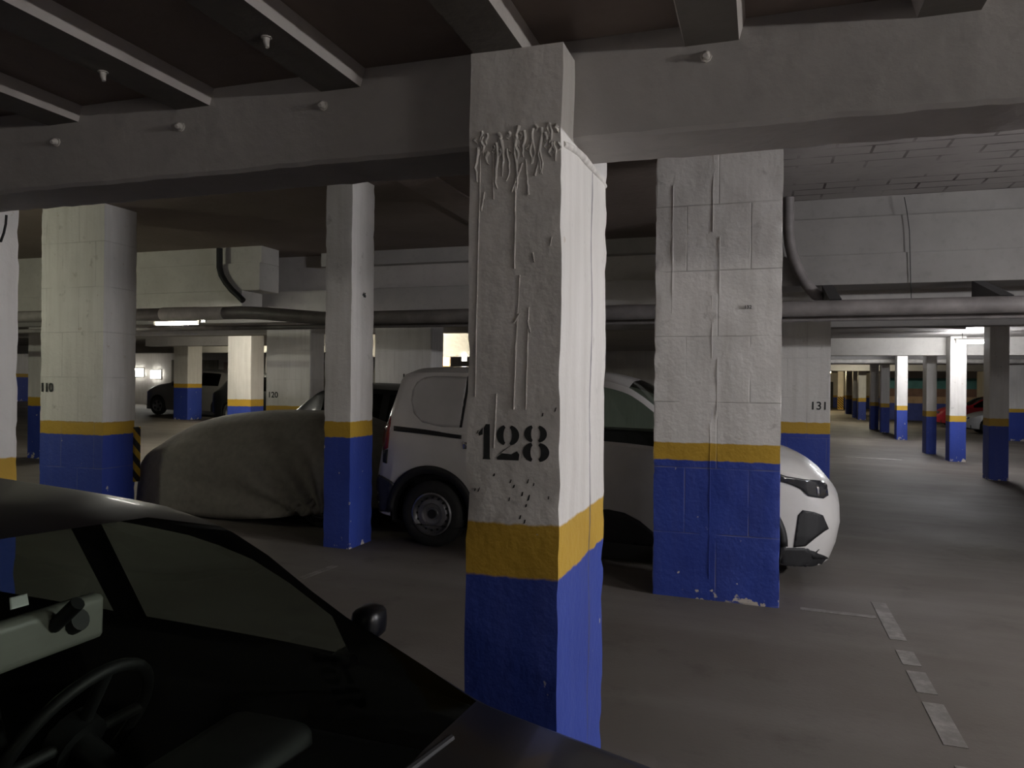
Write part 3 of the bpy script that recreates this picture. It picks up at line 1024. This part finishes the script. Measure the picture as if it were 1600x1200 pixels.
# ------------------------------------------------------------------ cars
class Car:
    def __init__(self, T, L, wheels, R, arch, nose_off=None, tail_off=None, pillar=.055):
        self.f = {k: pchip(v) for k, v in T.items()}
        self.L, self.wheels, self.arch = L, wheels, arch
        self.nose = pchip(nose_off) if nose_off else (lambda z: 0)
        self.tail = pchip(tail_off) if tail_off else (lambda z: 0)
        self.R = R
        self.pillar = pillar

    def arch_z(self, x):
        z = 0
        for w in self.wheels:
            d = abs(x - w)
            if d < self.arch:
                z = max(z, self.R + math.sqrt(self.arch ** 2 - d ** 2))
        return z

    def section(self, x):
        f = self.f
        zt, zb, zs, hw, hr = (f[k](x) for k in ('zt', 'zb', 'zs', 'hw', 'hr'))
        a = self.arch_z(x)
        z0 = max(zs, a)
        z1 = max(zs + (zb - zs) * .33, z0 + (zb - z0) * .12)
        z2 = max(zs + (zb - zs) * .70, z0 + (zb - z0) * .5)
        G = zt - zb
        z4 = zb + min(.03, .15 * G)
        z6 = zt - min(.075, .28 * G)
        z5 = z6 - min(self.pillar, .3 * G)
        y4 = hw * .968
        t = (z5 - z4) / max(1e-4, z6 - z4)
        y5 = y4 + (min(hr + .03, y4) - y4) * t
        flare = .012 if a else 0
        P = [(hw * .975 + flare, z0), (hw * .995 + flare * .6, z1), (hw, z2), (hw * .988, zb), (y4, z4), (y5, z5), (hr, z6), (hr * .62, zt - min(.018, .08 * G)), (0, zt)]
        out = []
        for (y, z) in P:
            xx = x
            wr = max(0, 1 - x / .55)
            wf = max(0, 1 - (self.L - x) / .6)
            xx += wr * self.tail(z) - wf * self.nose(z)
            out.append((xx, y, z))
        return out

    def stations(self, extra):
        xs = set()
        n = int(self.L / .09)
        for i in range(n + 1):
            xs.add(round(self.L * i / n, 4))
        for w in self.wheels:
            for k in range(25):
                xs.add(round(w - self.arch * math.cos(math.pi * k / 24), 4))
        for e in extra:
            xs.add(round(e, 4))
        for e in (.03, .06, self.L - .03, self.L - .06):
            xs.add(round(e, 4))
        xs = sorted(x for x in xs if 0 <= x <= self.L)
        keep = [xs[0]]
        must = {round(e, 4) for e in extra}
        for x in xs[1:]:
            if x - keep[-1] < .008 and x not in must:
                continue
            if x - keep[-1] < .008:
                keep.pop() if keep[-1] not in must else None
            keep.append(x)
        return keep

    def build(self, t, paint, side=(), windscreen=None, rear=None, glass_mat=None, ws_mat=None, floor_h=.25, both=True):
        extra = [e for s in side for e in s] + list(windscreen or ()) + list(rear or ())
        xs = self.stations(extra)
        secs = [self.section(x) for x in xs]
        nj = 9
        cols = []          # full ring from left bottom over the top to right bottom
        for s in secs:
            ring = [(x, -y, z) for (x, y, z) in s] + [(x, y, z) for (x, y, z) in s[-2::-1]]
            cols.append(ring)
        nr = len(cols[0])

        def region(i, j):
            xa, xb = xs[i], xs[i + 1]
            jj = j if j < nj - 1 else nr - 2 - j      # mirrored strip index
            if jj == 4:
                for k, (a, c) in enumerate(side):
                    if xa >= a - 1e-4 and xb <= c + 1e-4:
                        return ('side', k, j < nj - 1)
            if jj >= 6:
                if windscreen and xa >= windscreen[0] - 1e-4 and xb <= windscreen[1] + 1e-4:
                    return ('ws',)
                if rear and xa >= rear[0] - 1e-4 and xb <= rear[1] + 1e-4:
                    return ('rear',)
            return ('body',)
        groups = {}
        for i in range(len(xs) - 1):
            for j in range(nr - 1):
                groups.setdefault(region(i, j), []).append((i, j))
        allbm = bmesh.new()      # complete skin, for laying patches on
        body = None
        for key, cells in groups.items():
            b = bmesh.new()
            vm = {}

            def V(i, j):
                if (i, j) not in vm:
                    vm[(i, j)] = b.verts.new(cols[i][j])
                return vm[(i, j)]
            for (i, j) in cells:
                b.faces.new((V(i, j), V(i + 1, j), V(i + 1, j + 1), V(i, j + 1)))
            if key[0] == 'body':
                for i in (0, len(xs) - 1):
                    for j in range(nj - 1):
                        jm = nr - 1 - j
                        if j + 1 == nj - 1:
                            b.faces.new((V(i, j), V(i, j + 1), V(i, jm)))
                        else:
                            b.faces.new((V(i, j), V(i, j + 1), V(i, jm - 1), V(i, jm)))
                # inner return of the bottom edge and wheel housings
                for i in range(len(xs) - 1):
                    for j, s in ((0, 1), (nr - 1, -1)):
                        p, q = cols[i][j], cols[i + 1][j]
                        a = V(i, j)
                        c = V(i + 1, j)
                        d = b.verts.new((q[0], q[1] + s * .22, q[2]))
                        e = b.verts.new((p[0], p[1] + s * .22, p[2]))
                        b.faces.new((a, c, d, e)).material_index = 1
                nm, mt = 'body', [paint, M['black']]
            elif key[0] == 'side':
                nm, mt = 'side_window', glass_mat
            elif key[0] == 'ws':
                nm, mt = 'windscreen', ws_mat or glass_mat
            else:
                nm, mt = 'rear_window', glass_mat
            o = link(nm, b, mt, t, smooth=28)
            # face outwards
            me = o.data
            if key[0] == 'body':
                body = o
            for (i, j) in cells:
                allbm.faces.new([allbm.verts.new(cols[a][c]) for a, c in ((i, j), (i + 1, j), (i + 1, j + 1), (i, j + 1))])
        # orientation check: sample a side face
        me = body.data
        flip = 0
        for p in me.polygons:
            c = p.center
            if abs(c.y) > .3 * self.f['hw'](self.L / 2) and .45 < c.z < .8:
                flip += 1 if p.normal.y * c.y < 0 else -1
        if flip > 0:
            me.flip_normals()
        # floor pan
        b = bmesh.new()
        hwm = self.f['hw'](self.L / 2)
        add_box(b, .15, self.L - .2, -hwm * .72, hwm * .72, .17, floor_h + .1, .02)
        link('underbody', b, M['black'], t)
        bmesh.ops.triangulate(allbm, faces=allbm.faces[:])
        self.bvh = BVHTree.FromBMesh(allbm)
        allbm.free()
        bpy.context.view_layer.update()
        self.Mi = t.matrix_world.inverted()
        self.t = t
        return body

    def patch(self, name, px, mat, off=.003, thick=.006, cuts=4, label=None):
        """a part lying on the car's skin; its outline is laid on from the photograph"""
        b = bmesh.new()
        f = b.faces.new([b.verts.new((x, y, 0)) for x, y in px])
        bmesh.ops.triangulate(b, faces=[f])
        for _ in range(cuts):
            long_e = [e for e in b.edges if e.calc_length() > 6]
            if not long_e:
                break
            bmesh.ops.subdivide_edges(b, edges=long_e, cuts=1)
            bmesh.ops.triangulate(b, faces=[f for f in b.faces if len(f.verts) > 3])
        o3 = self.Mi @ EYE
        R3 = self.Mi.to_3x3()
        hits = {}
        ts = []
        for v in b.verts:
            d = (R3 @ ray(v.co.x, v.co.y)).normalized()
            h = self.bvh.ray_cast(o3, d)
            hits[v] = (h, d)
            if h[0] is not None:
                ts.append(h[3])
        tm = sum(ts) / max(1, len(ts)) if ts else 7
        for v in b.verts:
            h, d = hits[v]
            if h[0] is None:
                q = self.bvh.find_nearest(o3 + d * tm)
                loc, n = q[0], q[1]
            else:
                loc, n = h[0], h[1]
            if n.dot(d) > 0:
                n = -n
            v.co = loc + n * off
        o = link(name, b, mat, self.t, smooth=50)
        s = o.modifiers.new('thickness', 'SOLIDIFY')
        s.thickness = thick
        s.offset = 0
        if label:
            o['label'] = label
        return o


def wheel(t, x, y, z, R, s, style='steel', w=.19, rim=None):
    """s = +1 when the wheel's outer face looks towards -y"""
    rim = rim or R * .64
    o = thing('x', 'x', 'x')
    bpy.data.objects.remove(o)
    b = bmesh.new()
    prof = [(rim, w * .5), (rim + .01, w * .05), (R - .06, 0.0), (R - .02, .012), (R, .035), (R, w - .035), (R - .02, w - .012), (R - .06, w), (rim, w * .9)]
    add_lathe(b, [(r, a * s) for r, a in prof], 40)
    ty = link('wheel', b, M['rubber'], t, smooth=40, loc=(x, y, z))
    b = bmesh.new()
    if style == 'steel':
        prof = [(rim + .004, .012), (rim - .012, .004), (rim - .022, .03), (rim * .80, .045), (rim * .70, .022), (rim * .52, .018), (rim * .46, .035), (rim * .30, .04), (rim * .27, .028), (0, .028)]
    else:
        prof = [(rim + .004, .012), (rim - .012, .004), (rim - .02, .035), (rim * .55, .03), (rim * .3, .018), (0, .015)]
    add_lathe(b, [(r, a * s) for r, a in prof], 40)
    link('rim', b, M['steel'], ty, smooth=35)
    b = bmesh.new()
    n = 16 if style == 'steel' else 5
    for k in range(n):
        a = 2 * math.pi * k / n
        if style == 'steel':
            c = Vector((math.cos(a), 0, math.sin(a))) * rim * .76
            add_tube(b, [c + Vector((0, s * .027, 0)), c + Vector((0, s * .05, 0))], rim * .055, 8)
        else:
            c = Vector((math.cos(a), 0, math.sin(a))) * rim * .62
            add_tube(b, [c + Vector((0, s * .022, 0)), c + Vector((0, s * .06, 0))], rim * .22, 8)
    add_tube(b, [(0, s * .02, 0), (0, s * .05, 0)], rim * .22, 16)
    link('rim_holes', b, M['black'], ty, smooth=40)  # black plugs standing for the rim holes and the hub
    return ty


def arch_trim(t, car, x, s, mat, width=.045, name='wheel_arch_trim'):
    b = bmesh.new()
    n = 28
    rows = []
    for k in range(n + 1):
        a = math.pi * k / n
        row = []
        for rr, dy in ((car.arch - .012, .0), (car.arch + width * .5, .012), (car.arch + width, .004)):
            xx = x - rr * math.cos(a)
            zz = car.R + rr * math.sin(a)
            hw = car.f['hw'](max(0, min(car.L, xx)))
            row.append(b.verts.new((xx, -s * (hw + dy + .008), max(zz, car.f['zs'](xx)))))
        rows.append(row)
    for p, q in zip(rows, rows[1:]):
        for j in range(2):
            b.faces.new((p[j], p[j + 1], q[j + 1], q[j]))
    o = link(name, b, mat, t, smooth=50)
    m = o.modifiers.new('thickness', 'SOLIDIFY')
    m.thickness = .02
    m.offset = 0
    return o


def seats(t, x, ys, zc, mat, head=True):
    for y in ys:
        b = bmesh.new()
        add_box(b, x - .1, x + .42, y - .24, y + .24, zc - .18, zc, .05, 3)
        st = link('seat', b, mat, t, smooth=40)
        b = bmesh.new()
        fs = add_box(b, -.07, .07, y - .23, y + .23, 0, .58, .05, 3)
        for v in b.verts:
            v.co = Vector((x - .05 + v.co.x - v.co.z * .35, v.co.y, zc - .05 + v.co.z))
        link('backrest', b, mat, st, smooth=40)
        if head:
            b = bmesh.new()
            add_box(b, x - .32, x - .22, y - .13, y + .13, zc + .55, zc + .74, .04, 3)
            link('headrest', b, mat, st, smooth=40)


TILT = math.atan(SLOPE)

# --- the white van -------------------------------------------------
VX, VY = -3.49, 7.49
van = thing('van', 'white panel van with black wheel arch parked between the columns behind number 128', 'van', (VX, VY, floor_z(VX)), (0, TILT, 0))
T = dict(
    zt=[(0, 1.685), (.12, 1.70), (.6, 1.715), (1.5, 1.715), (2.05, 1.69), (2.3, 1.64), (2.7, 1.385), (3.05, 1.14), (3.3, 1.105), (3.65, 1.055), (3.87, .985), (4.02, .885), (4.12, .74)],
    zb=[(0, 1.09), (1, 1.075), (2.3, 1.045), (2.8, 1.01), (3.05, .99), (3.3, .965), (3.65, .92), (3.87, .86), (4.02, .77), (4.12, .62)],
    zs=[(0, .27), (.3, .24), (1, .22), (3.3, .2), (3.7, .15), (4.0, .13), (4.12, .15)],
    hw=[(0, .79), (.06, .85), (.25, .885), (.6, .89), (3.2, .89), (3.55, .87), (3.78, .82), (3.95, .73), (4.06, .60), (4.12, .47)],
    hr=[(0, .68), (.3, .72), (1, .74), (2.0, .735), (2.3, .70), (2.7, .74), (3.05, .78), (3.5, .73), (3.87, .63), (4.12, .40)],
)
car = Car(T, 4.12, [.545, 3.235], .305, .40, nose_off=[(.1, .10), (.3, .03), (.5, 0), (.7, .02), (1.0, .10)], tail_off=[(.25, -.04), (.35, -.07), (.6, -.075), (.7, -.045), (.95, -.02), (1.27, .035), (1.7, .18)])
body = car.build(van, M['white_car'], side=[(1.62, 2.86)], windscreen=(2.34, 3.02), glass_mat=M['glass'], ws_mat=M['glass'])
for wx in (.545, 3.235):
    wheel(van, wx, -.872, .305, .312, 1)
    wheel(van, wx, .872, .305, .312, -1)
    for s in (1, -1):
        arch_trim(van, car, wx, s, M['black'], .06)
        b = bmesh.new()
        add_lathe(b, [(car.arch + .005, s * .0), (car.arch + .005, s * .24), (.0, s * .24)], 28, c=(wx, -s * .875, .305))
        for v in [v for v in b.verts if v.co.z < .2]:
            v.co.z = .2
        link('wheel_housing', b, M['black'], van, smooth=40)
o = car.patch('window_blank', [(643, 625), (645, 610), (652, 597), (664, 590), (680, 588), (731, 589), (719, 668), (690, 667), (660, 660), (647, 646)], M['blank'], .002, .006)
o['label'] = 'pressed blank panel in place of a side window'
car.patch('door_gap', [(731, 588), (735.5, 588), (722, 668), (718, 668)], M['black'], .003, .004)
car.patch('sliding_rail', [(616, 666), (660, 671), (721, 680), (721, 686), (660, 678), (616, 673)], M['black'], .004, .01)
car.patch('tail_lamp', [(605, 652), (611.5, 650), (609.5, 672), (606.5, 700), (599.5, 704), (600, 685)], M['red_lens'], .006, .012, label='red tail lamp')
car.patch('tail_lamp_base', [(600, 704), (606.5, 702), (604.5, 724), (599, 722)], M['black'], .006, .01)
car.patch('rear_bumper', [(588, 742), (597, 743), (612, 752), (622, 762), (612, 800), (589, 797)], M['grey_plastic'], .008, .02)
car.patch('door_handle', [(724, 690), (735, 692), (735, 702), (725, 701)], M['chrome'], .012, .014, label='bright door handle')
car.patch('lower_side_patch', [(900, 795), (951, 796), (975, 801), (1000, 814), (1024, 834), (1080, 880), (1080, 925), (1000, 922), (900, 912)], M['black'], .006, .012)  # black patch over the lower body side
car.patch('headlamp', [(1212, 738), (1228, 744), (1252, 748), (1284, 752), (1291, 758), (1293, 774), (1285, 779), (1262, 775), (1251, 764), (1235, 757), (1212, 750)], M['lens'], .004, .012, label='dark headlamp')
car.patch('headlamp_strip', [(1274, 758), (1279, 759), (1280, 775), (1276, 775)], M['chrome'], .011, .006)
car.patch('front_intake', [(1254, 797), (1272, 800), (1285, 805), (1294, 826), (1287, 830), (1270, 843), (1258, 853), (1240, 855), (1247, 805)], M['black'], .003, .01)
car.patch('front_bumper_lip', [(1205, 800), (1221, 828), (1228, 856), (1257, 856), (1269, 873), (1296, 873), (1303, 871), (1285, 886), (1240, 890), (1200, 890)], M['black'], .004, .014)
b = bmesh.new()
add_box(b, 2.62, 2.76, -1.06, -.93, 1.02, 1.20, .035, 3)
add_box(b, 2.66, 2.74, -.95, -.86, 1.03, 1.08, .012)
link('door_mirror', b, M['black'], van, smooth=40)
b = bmesh.new()
add_box(b, 2.62, 2.76, .93, 1.06, 1.02, 1.20, .035, 3)
add_box(b, 2.66, 2.74, .86, .95, 1.03, 1.08, .012)
link('door_mirror', b, M['black'], van, smooth=40)
b = bmesh.new()
add_box(b, 2.55, 3.15, -.76, .76, .75, 1.03, .06, 3)
link('dashboard', b, M['dash'], van, smooth=40)
b = bmesh.new()
add_box(b, 1.50, 1.54, -.70, .70, .4, 1.6, .01)
link('bulkhead', b, M['dash'], van)
seats(van, 1.85, (-.42, .42), .72, M['seat'])

# --- dark hatchback behind the covered car ---------------------------
hx, hy = -6.15, 9.42
hat = thing('hatchback', 'dark hatchback parked behind the covered car', 'car', (hx, hy, floor_z(hx)), (0, TILT, 0))
T = dict(
    zt=[(0, 1.0), (.18, 1.14), (.42, 1.32), (.65, 1.44), (1.2, 1.49), (2.1, 1.47), (2.5, 1.36), (3.0, 1.08), (3.3, 1.02), (3.8, .88), (4.0, .7)],
    zb=[(0, .86), (.5, .96), (1.5, .96), (2.6, .92), (3.0, .9), (3.4, .86), (3.8, .76), (4.0, .6)],
    zs=[(0, .28), (.5, .2), (3.5, .2), (4, .25)],
    hw=[(0, .62), (.1, .70), (.4, .77), (1, .79), (3, .79), (3.5, .76), (3.8, .66), (4, .45)],
    hr=[(0, .5), (.3, .56), (.7, .6), (2.0, .6), (2.5, .62), (3.0, .68), (3.5, .62), (4, .38)],
)
car2 = Car(T, 4.0, [.65, 3.15], .3, .36)
car2.build(hat, M['dark_car'], side=[(.7, 1.55), (1.65, 2.6)], windscreen=(2.2, 2.98), rear=(.14, .62), glass_mat=M['glass_dark'])
for wx in (.65, 3.15):
    for s in (1, -1):
        wheel(hat, wx, -s * .77, .3, .3, s, 'alloy')
seats(hat, 1.6, (-.36, .36), .6, M['seat'])
b = bmesh.new()
add_box(b, 2.5, 2.62, -.97, -.85, .93, 1.06, .03, 3)
add_box(b, 2.53, 2.6, -.88, -.74, .94, .98, .01)
link('door_mirror', b, M['black'], hat, smooth=40)

# --- car under its cover ------------------------------------------------
cx0, cy0 = -6.88, 7.63
cov = thing('covered_car', 'small car under a charcoal cloth cover beside the slim column', 'car', (cx0, cy0, floor_z(cx0)), (0, TILT, 0))
CL = 3.2
top = pchip([(0, .50), (.12, .66), (.35, .82), (.6, .94), (.85, 1.045), (1.2, 1.12), (1.7, 1.165), (2.3, 1.17), (2.7, 1.08), (3.0, .95), (3.15, .8), (3.2, .66)])
hwf = pchip([(0, .46), (.12, .60), (.4, .73), (.9, .79), (2.4, .79), (2.9, .74), (3.1, .62), (3.2, .48)])
hrf = pchip([(0, .30), (.3, .48), (.8, .54), (2.3, .55), (2.8, .55), (3.2, .34)])
shf = pchip([(0, .42), (.4, .66), (1, .74), (2.3, .74), (3.2, .56)])
hem = pchip([(0, .06), (.5, .03), (1.4, .02), (1.75, .05), (2.15, .10), (2.5, .15), (2.9, .22), (3.2, .24)])
b = bmesh.new()
NX, NV = 130, 60
rows = []
for i in range(NX + 1):
    x = CL * i / NX
    zt, hw, hr, sh, hm = top(x), hwf(x), hrf(x), shf(x), hem(x)
    sh = min(sh, zt - .06)
    base = [(hw + .03, hm), (hw + .02, hm + (sh - hm) * .4), (hw, sh - .1), (hw - .02, sh), (hw - .10, sh + (zt - sh) * .30), (hr + .03, zt - .09), (hr - .08, zt - .035), (hr * .5, zt - .008), (0, zt)]
    full = [(-y, z) for y, z in base] + [(y, z) for y, z in base[-2::-1]]
    acc = [0]
    for p, q in zip(full, full[1:]):
        acc.append(acc[-1] + math.hypot(q[0] - p[0], q[1] - p[1]))
    row = []
    fy, fz = pchip(list(zip(acc, [p[0] for p in full]))), pchip(list(zip(acc, [p[1] for p in full])))
    for j in range(NV + 1):
        s = acc[-1] * j / NV
        y, z = fy(s), fz(s)
        low = max(0, min(1, (zt - .15 - z) / .7))
        # folds fan out from the tucked wheel near x = 2.3 and hang straight at the tail
        ang = math.atan2(z - .02, 2.75 - x)
        fan = math.sin(ang * 19 + .8 * noise.noise(Vector((x * 2, z * 3, 0)))) * math.exp(-((x - 2.1) / .85) ** 2)
        hang = math.sin((x - z * .25) * 9 + 1.5 * noise.noise(Vector((x * 1.3, 0, 3)))) * math.exp(-((x - .55) / .55) ** 2) * .9
        soft = noise.noise(Vector((x * 2.2, y * 2.5, z * 2.2)))
        d = low * (.048 * fan + .04 * hang) + .012 * soft
        sag = .25 * low * low * .05
        n = Vector((0, (1 if y > 0 else -1) * max(.25, low), .25 * (1 - low)))
        row.append(b.verts.new((x, y + n.y * (d + sag), z + n.z * d)))
    rows.append(row)
for p, q in zip(rows, rows[1:]):
    for j in range(NV):
        b.faces.new((p[j], p[j + 1], q[j + 1], q[j]))
for r, rev in ((rows[0], 1), (rows[-1], 0)):
    for j in range(NV // 2 - 1):
        b.faces.new((r[j], r[j + 1], r[NV - j - 1], r[NV - j]))
    b.faces.new((r[NV // 2 - 1], r[NV // 2], r[NV // 2 + 1]))
o = link('cover', b, M['cloth'], cov, smooth=80)
o['label'] = 'charcoal cloth cover hanging in folds'
m_ = o.modifiers.new('thickness', 'SOLIDIFY')
m_.thickness = .006
for wx in (.62, 2.55):
    for s in (1, -1):
        wheel(cov, wx, -s * .70, .28, .28, s, 'alloy', w=.17)
b = bmesh.new()
add_box(b, .2, 3.0, -.52, .52, .2, .5, .05)
link('underbody', b, M['black'], cov)

# --- black car in the foreground ----------------------------------------
bx, by = -3.82, .92
blk = thing('black_car', 'black car in the foreground seen over its roof and windscreen', 'car', (bx, by, floor_z(bx)), (0, TILT, 0))
T = dict(
    zt=[(0, .86), (.3, .98), (.7, 1.12), (1.1, 1.29), (1.6, 1.36), (2.0, 1.365), (2.4, 1.345), (2.6, 1.30), (2.85, 1.125), (3.1, .935), (3.2, .868), (3.4, .835), (3.7, .79), (4.0, .745), (4.35, .66), (4.5, .55)],
    zb=[(0, .80), (.5, .88), (1.4, .87), (2.2, .86), (2.8, .845), (3.1, .80), (3.4, .745), (3.8, .69), (4.2, .61), (4.5, .50)],
    zs=[(0, .3), (.5, .2), (4, .18), (4.5, .22)],
    hw=[(0, .68), (.12, .77), (.5, .84), (1.2, .87), (2.4, .87), (3.1, .855), (3.5, .845), (4.0, .79), (4.3, .68), (4.5, .45)],
    hr=[(0, .56), (.7, .56), (1.2, .57), (2.0, .585), (2.5, .585), (3.1, .735), (3.2, .75), (3.7, .69), (4.1, .62), (4.5, .36)],
)
car3 = Car(T, 4.5, [.8, 3.55], .31, .36, pillar=.085)
car3.build(blk, M['black_car'], side=[(1.0, 2.02), (2.14, 2.80)], windscreen=(2.58, 3.18), rear=(.5, 1.05), glass_mat=M['glass_ws'], ws_mat=M['glass_ws'])
for wx in (.8, 3.55):
    for s in (1, -1):
        wheel(blk, wx, -s * .85, .31, .32, s, 'alloy')
b = bmesh.new()
add_box(b, 2.70, 3.2, -.70, .70, .55, .76, .06, 3)
add_box(b, 2.62, 2.85, .15, .62, .68, .81, .05, 3)
link('dashboard', b, M['dash'], blk, smooth=40)
b = bmesh.new()
c0, nrm = Vector((2.38, .39, .78)), Vector((-.9, 0, .45)).normalized()
u_, v_ = Vector((0, 1, 0)), nrm.cross(Vector((0, 1, 0))).normalized()
ring = [c0 + (u_ * math.cos(a) + v_ * math.sin(a)) * .185 for a in [2 * math.pi * k / 40 for k in range(41)]]
add_tube(b, ring, .014, 10, cap=False)
for a in (0, math.pi, math.pi * 1.5):
    add_tube(b, [c0, c0 + (u_ * math.cos(a) + v_ * math.sin(a)) * .18], .014, 8)
add_tube(b, [c0 - nrm * .02, c0 + nrm * .03], .06, 14)
add_tube(b, [c0, c0 - nrm * .35], .03, 10)
link('steering_wheel', b, M['black'], blk, smooth=50)
seats(blk, 2.0, (-.36, .36), .5, M['seat'])
b = bmesh.new()
add_box(b, -.012, .022, -.135, .135, -.04, .04, .016, 4)
rm = link('rear_view_mirror', b, M['pale'], blk, smooth=40, loc=(2.66, .03, 1.155))
rm['label'] = 'pale rear view mirror housing'
b = bmesh.new()
add_tube(b, [(.015, .07, .005), (.034, .07, .012)], [.022, .018], 14)
add_tube(b, [(.02, .03, .01), (.07, .03, .055)], .012, 10)
link('mirror_stalk', b, M['black'], rm, smooth=50)
car3.patch('windscreen_sticker', [(16, 931), (44, 925), (47, 942), (18, 950)], M['sticker'], -.004, .001, label='white sticker inside the windscreen')
for s in (1, -1):
    b = bmesh.new()
    add_box(b, 2.75, 2.83, .90 if s > 0 else -1.00, 1.00 if s > 0 else -.90, .88, .972, .035, 3)
    add_box(b, 2.76, 2.82, .80 if s > 0 else -.93, .93 if s > 0 else -.80, .85, .885, .012)
    link('door_mirror', b, M['black_car'], blk, smooth=40)
b = bmesh.new()
add_tube(b, [(3.2, .55, .855), (3.17, .1, .895), (3.175, -.2, .895)], .008, 8)
add_tube(b, [(3.24, -.1, .88), (3.18, -.4, .885), (3.175, -.6, .86)], .008, 8)
link('windscreen_wipers', b, M['black'], blk, smooth=40)


# --- far parked cars ----------------------------------------------------
def far_car(name, label, x, y, paint, L=4.2, H=1.5, flip=False, group=None):
    t = thing(name, label, 'car', (x, y, floor_z(x)), (0, TILT, 0))
    k = H / 1.5
    T = dict(
        zt=[(0, .95 * k), (.2, 1.1 * k), (.6, 1.4 * k), (1.1, 1.49 * k), (1.9, 1.5 * k), (2.4, 1.4 * k), (3.0, 1.06 * k), (3.5, .98 * k), (3.95, .82 * k), (4.2, .6 * k)],
        zb=[(0, .85 * k), (.5, .95 * k), (2.0, .94 * k), (3.0, .9 * k), (3.6, .84 * k), (3.95, .72 * k), (4.2, .52 * k)],
        zs=[(0, .28), (.5, .2), (3.8, .2), (4.2, .24)],
        hw=[(0, .66), (.12, .74), (.5, .82), (1.2, .85), (3.0, .85), (3.6, .80), (3.95, .68), (4.2, .42)],
        hr=[(0, .5), (.6, .6), (1.2, .62), (2.2, .62), (3.0, .72), (3.6, .64), (4.2, .34)],
    )
    if flip:
        T = {kk: [(4.2 - a, c) for a, c in reversed(v)] for kk, v in T.items()}
    c = Car(T, 4.2, [.8, 3.4], .31, .37)
    if flip:
        c.build(t, paint, side=[(1.4, 2.45), (2.55, 3.3)], windscreen=(1.22, 1.85), rear=(3.6, 4.0), glass_mat=M['glass_dark'])
    else:
        c.build(t, paint, side=[(.9, 1.65), (1.75, 2.8)], windscreen=(2.35, 2.98), rear=(.2, .6), glass_mat=M['glass_dark'])
    for wx in (.8, 3.4):
        for s in (1, -1):
            wheel(t, wx, -s * .83, .31, .31, s, 'alloy')
    # lamps at both ends
    for xe, mt, nm in ((.03, 'red_lens', 'tail_lamp'), (4.1, 'chrome', 'headlamp')):
        xx = 4.2 - xe if flip else xe
        for s in (1, -1):
            b = bmesh.new()
            hw = c.f['hw'](xx)
            add_box(b, xx - .06, xx + .06, s * hw * .72 - .1, s * hw * .72 + .1, .60 * k, .72 * k, .02)
            link(nm, b, M[mt], t)
    return t


far_car('estate_car', 'grey-brown car far left, partly behind the tall blue-footed column', -20.6, 22.2, M['grey_car'], H=1.62, flip=True)
far_car('small_car', 'dark car far left, between tall blue-footed and brightest columns', -16.0, 20.2, M['dark_car'], H=1.55)
far_car('silver_car', 'silver car parked beyond the aisle, seen beside the bright lamp-lit column', 7.6, 34.6, M['silver_car'], H=1.35, flip=True)
far_car('red_car', 'red car beyond the aisle, left of the brightest aisle column', 7.55, 39.6, M['red_car'], H=1.5, flip=True)

# ------------------------------------------------------------------ world, view
w = bpy.data.worlds.new('world')
SC.world = w
w.use_nodes = True
w.node_tree.nodes['Background'].inputs[0].default_value = (.0, .0, .0, 1)
w.node_tree.nodes['Background'].inputs[1].default_value = 0
SC.view_settings.view_transform = 'Standard'
SC.view_settings.look = 'None'
SC.view_settings.gamma = 1
SC.view_settings.use_curve_mapping = False
SC.view_settings.exposure = 2.6
SC.cycles.max_bounces = 10
SC.cycles.diffuse_bounces = 6
SC.cycles.transparent_max_bounces = 12
SC.cycles.sample_clamp_indirect = 3
SC.cycles.caustics_reflective = False
SC.cycles.caustics_refractive = False
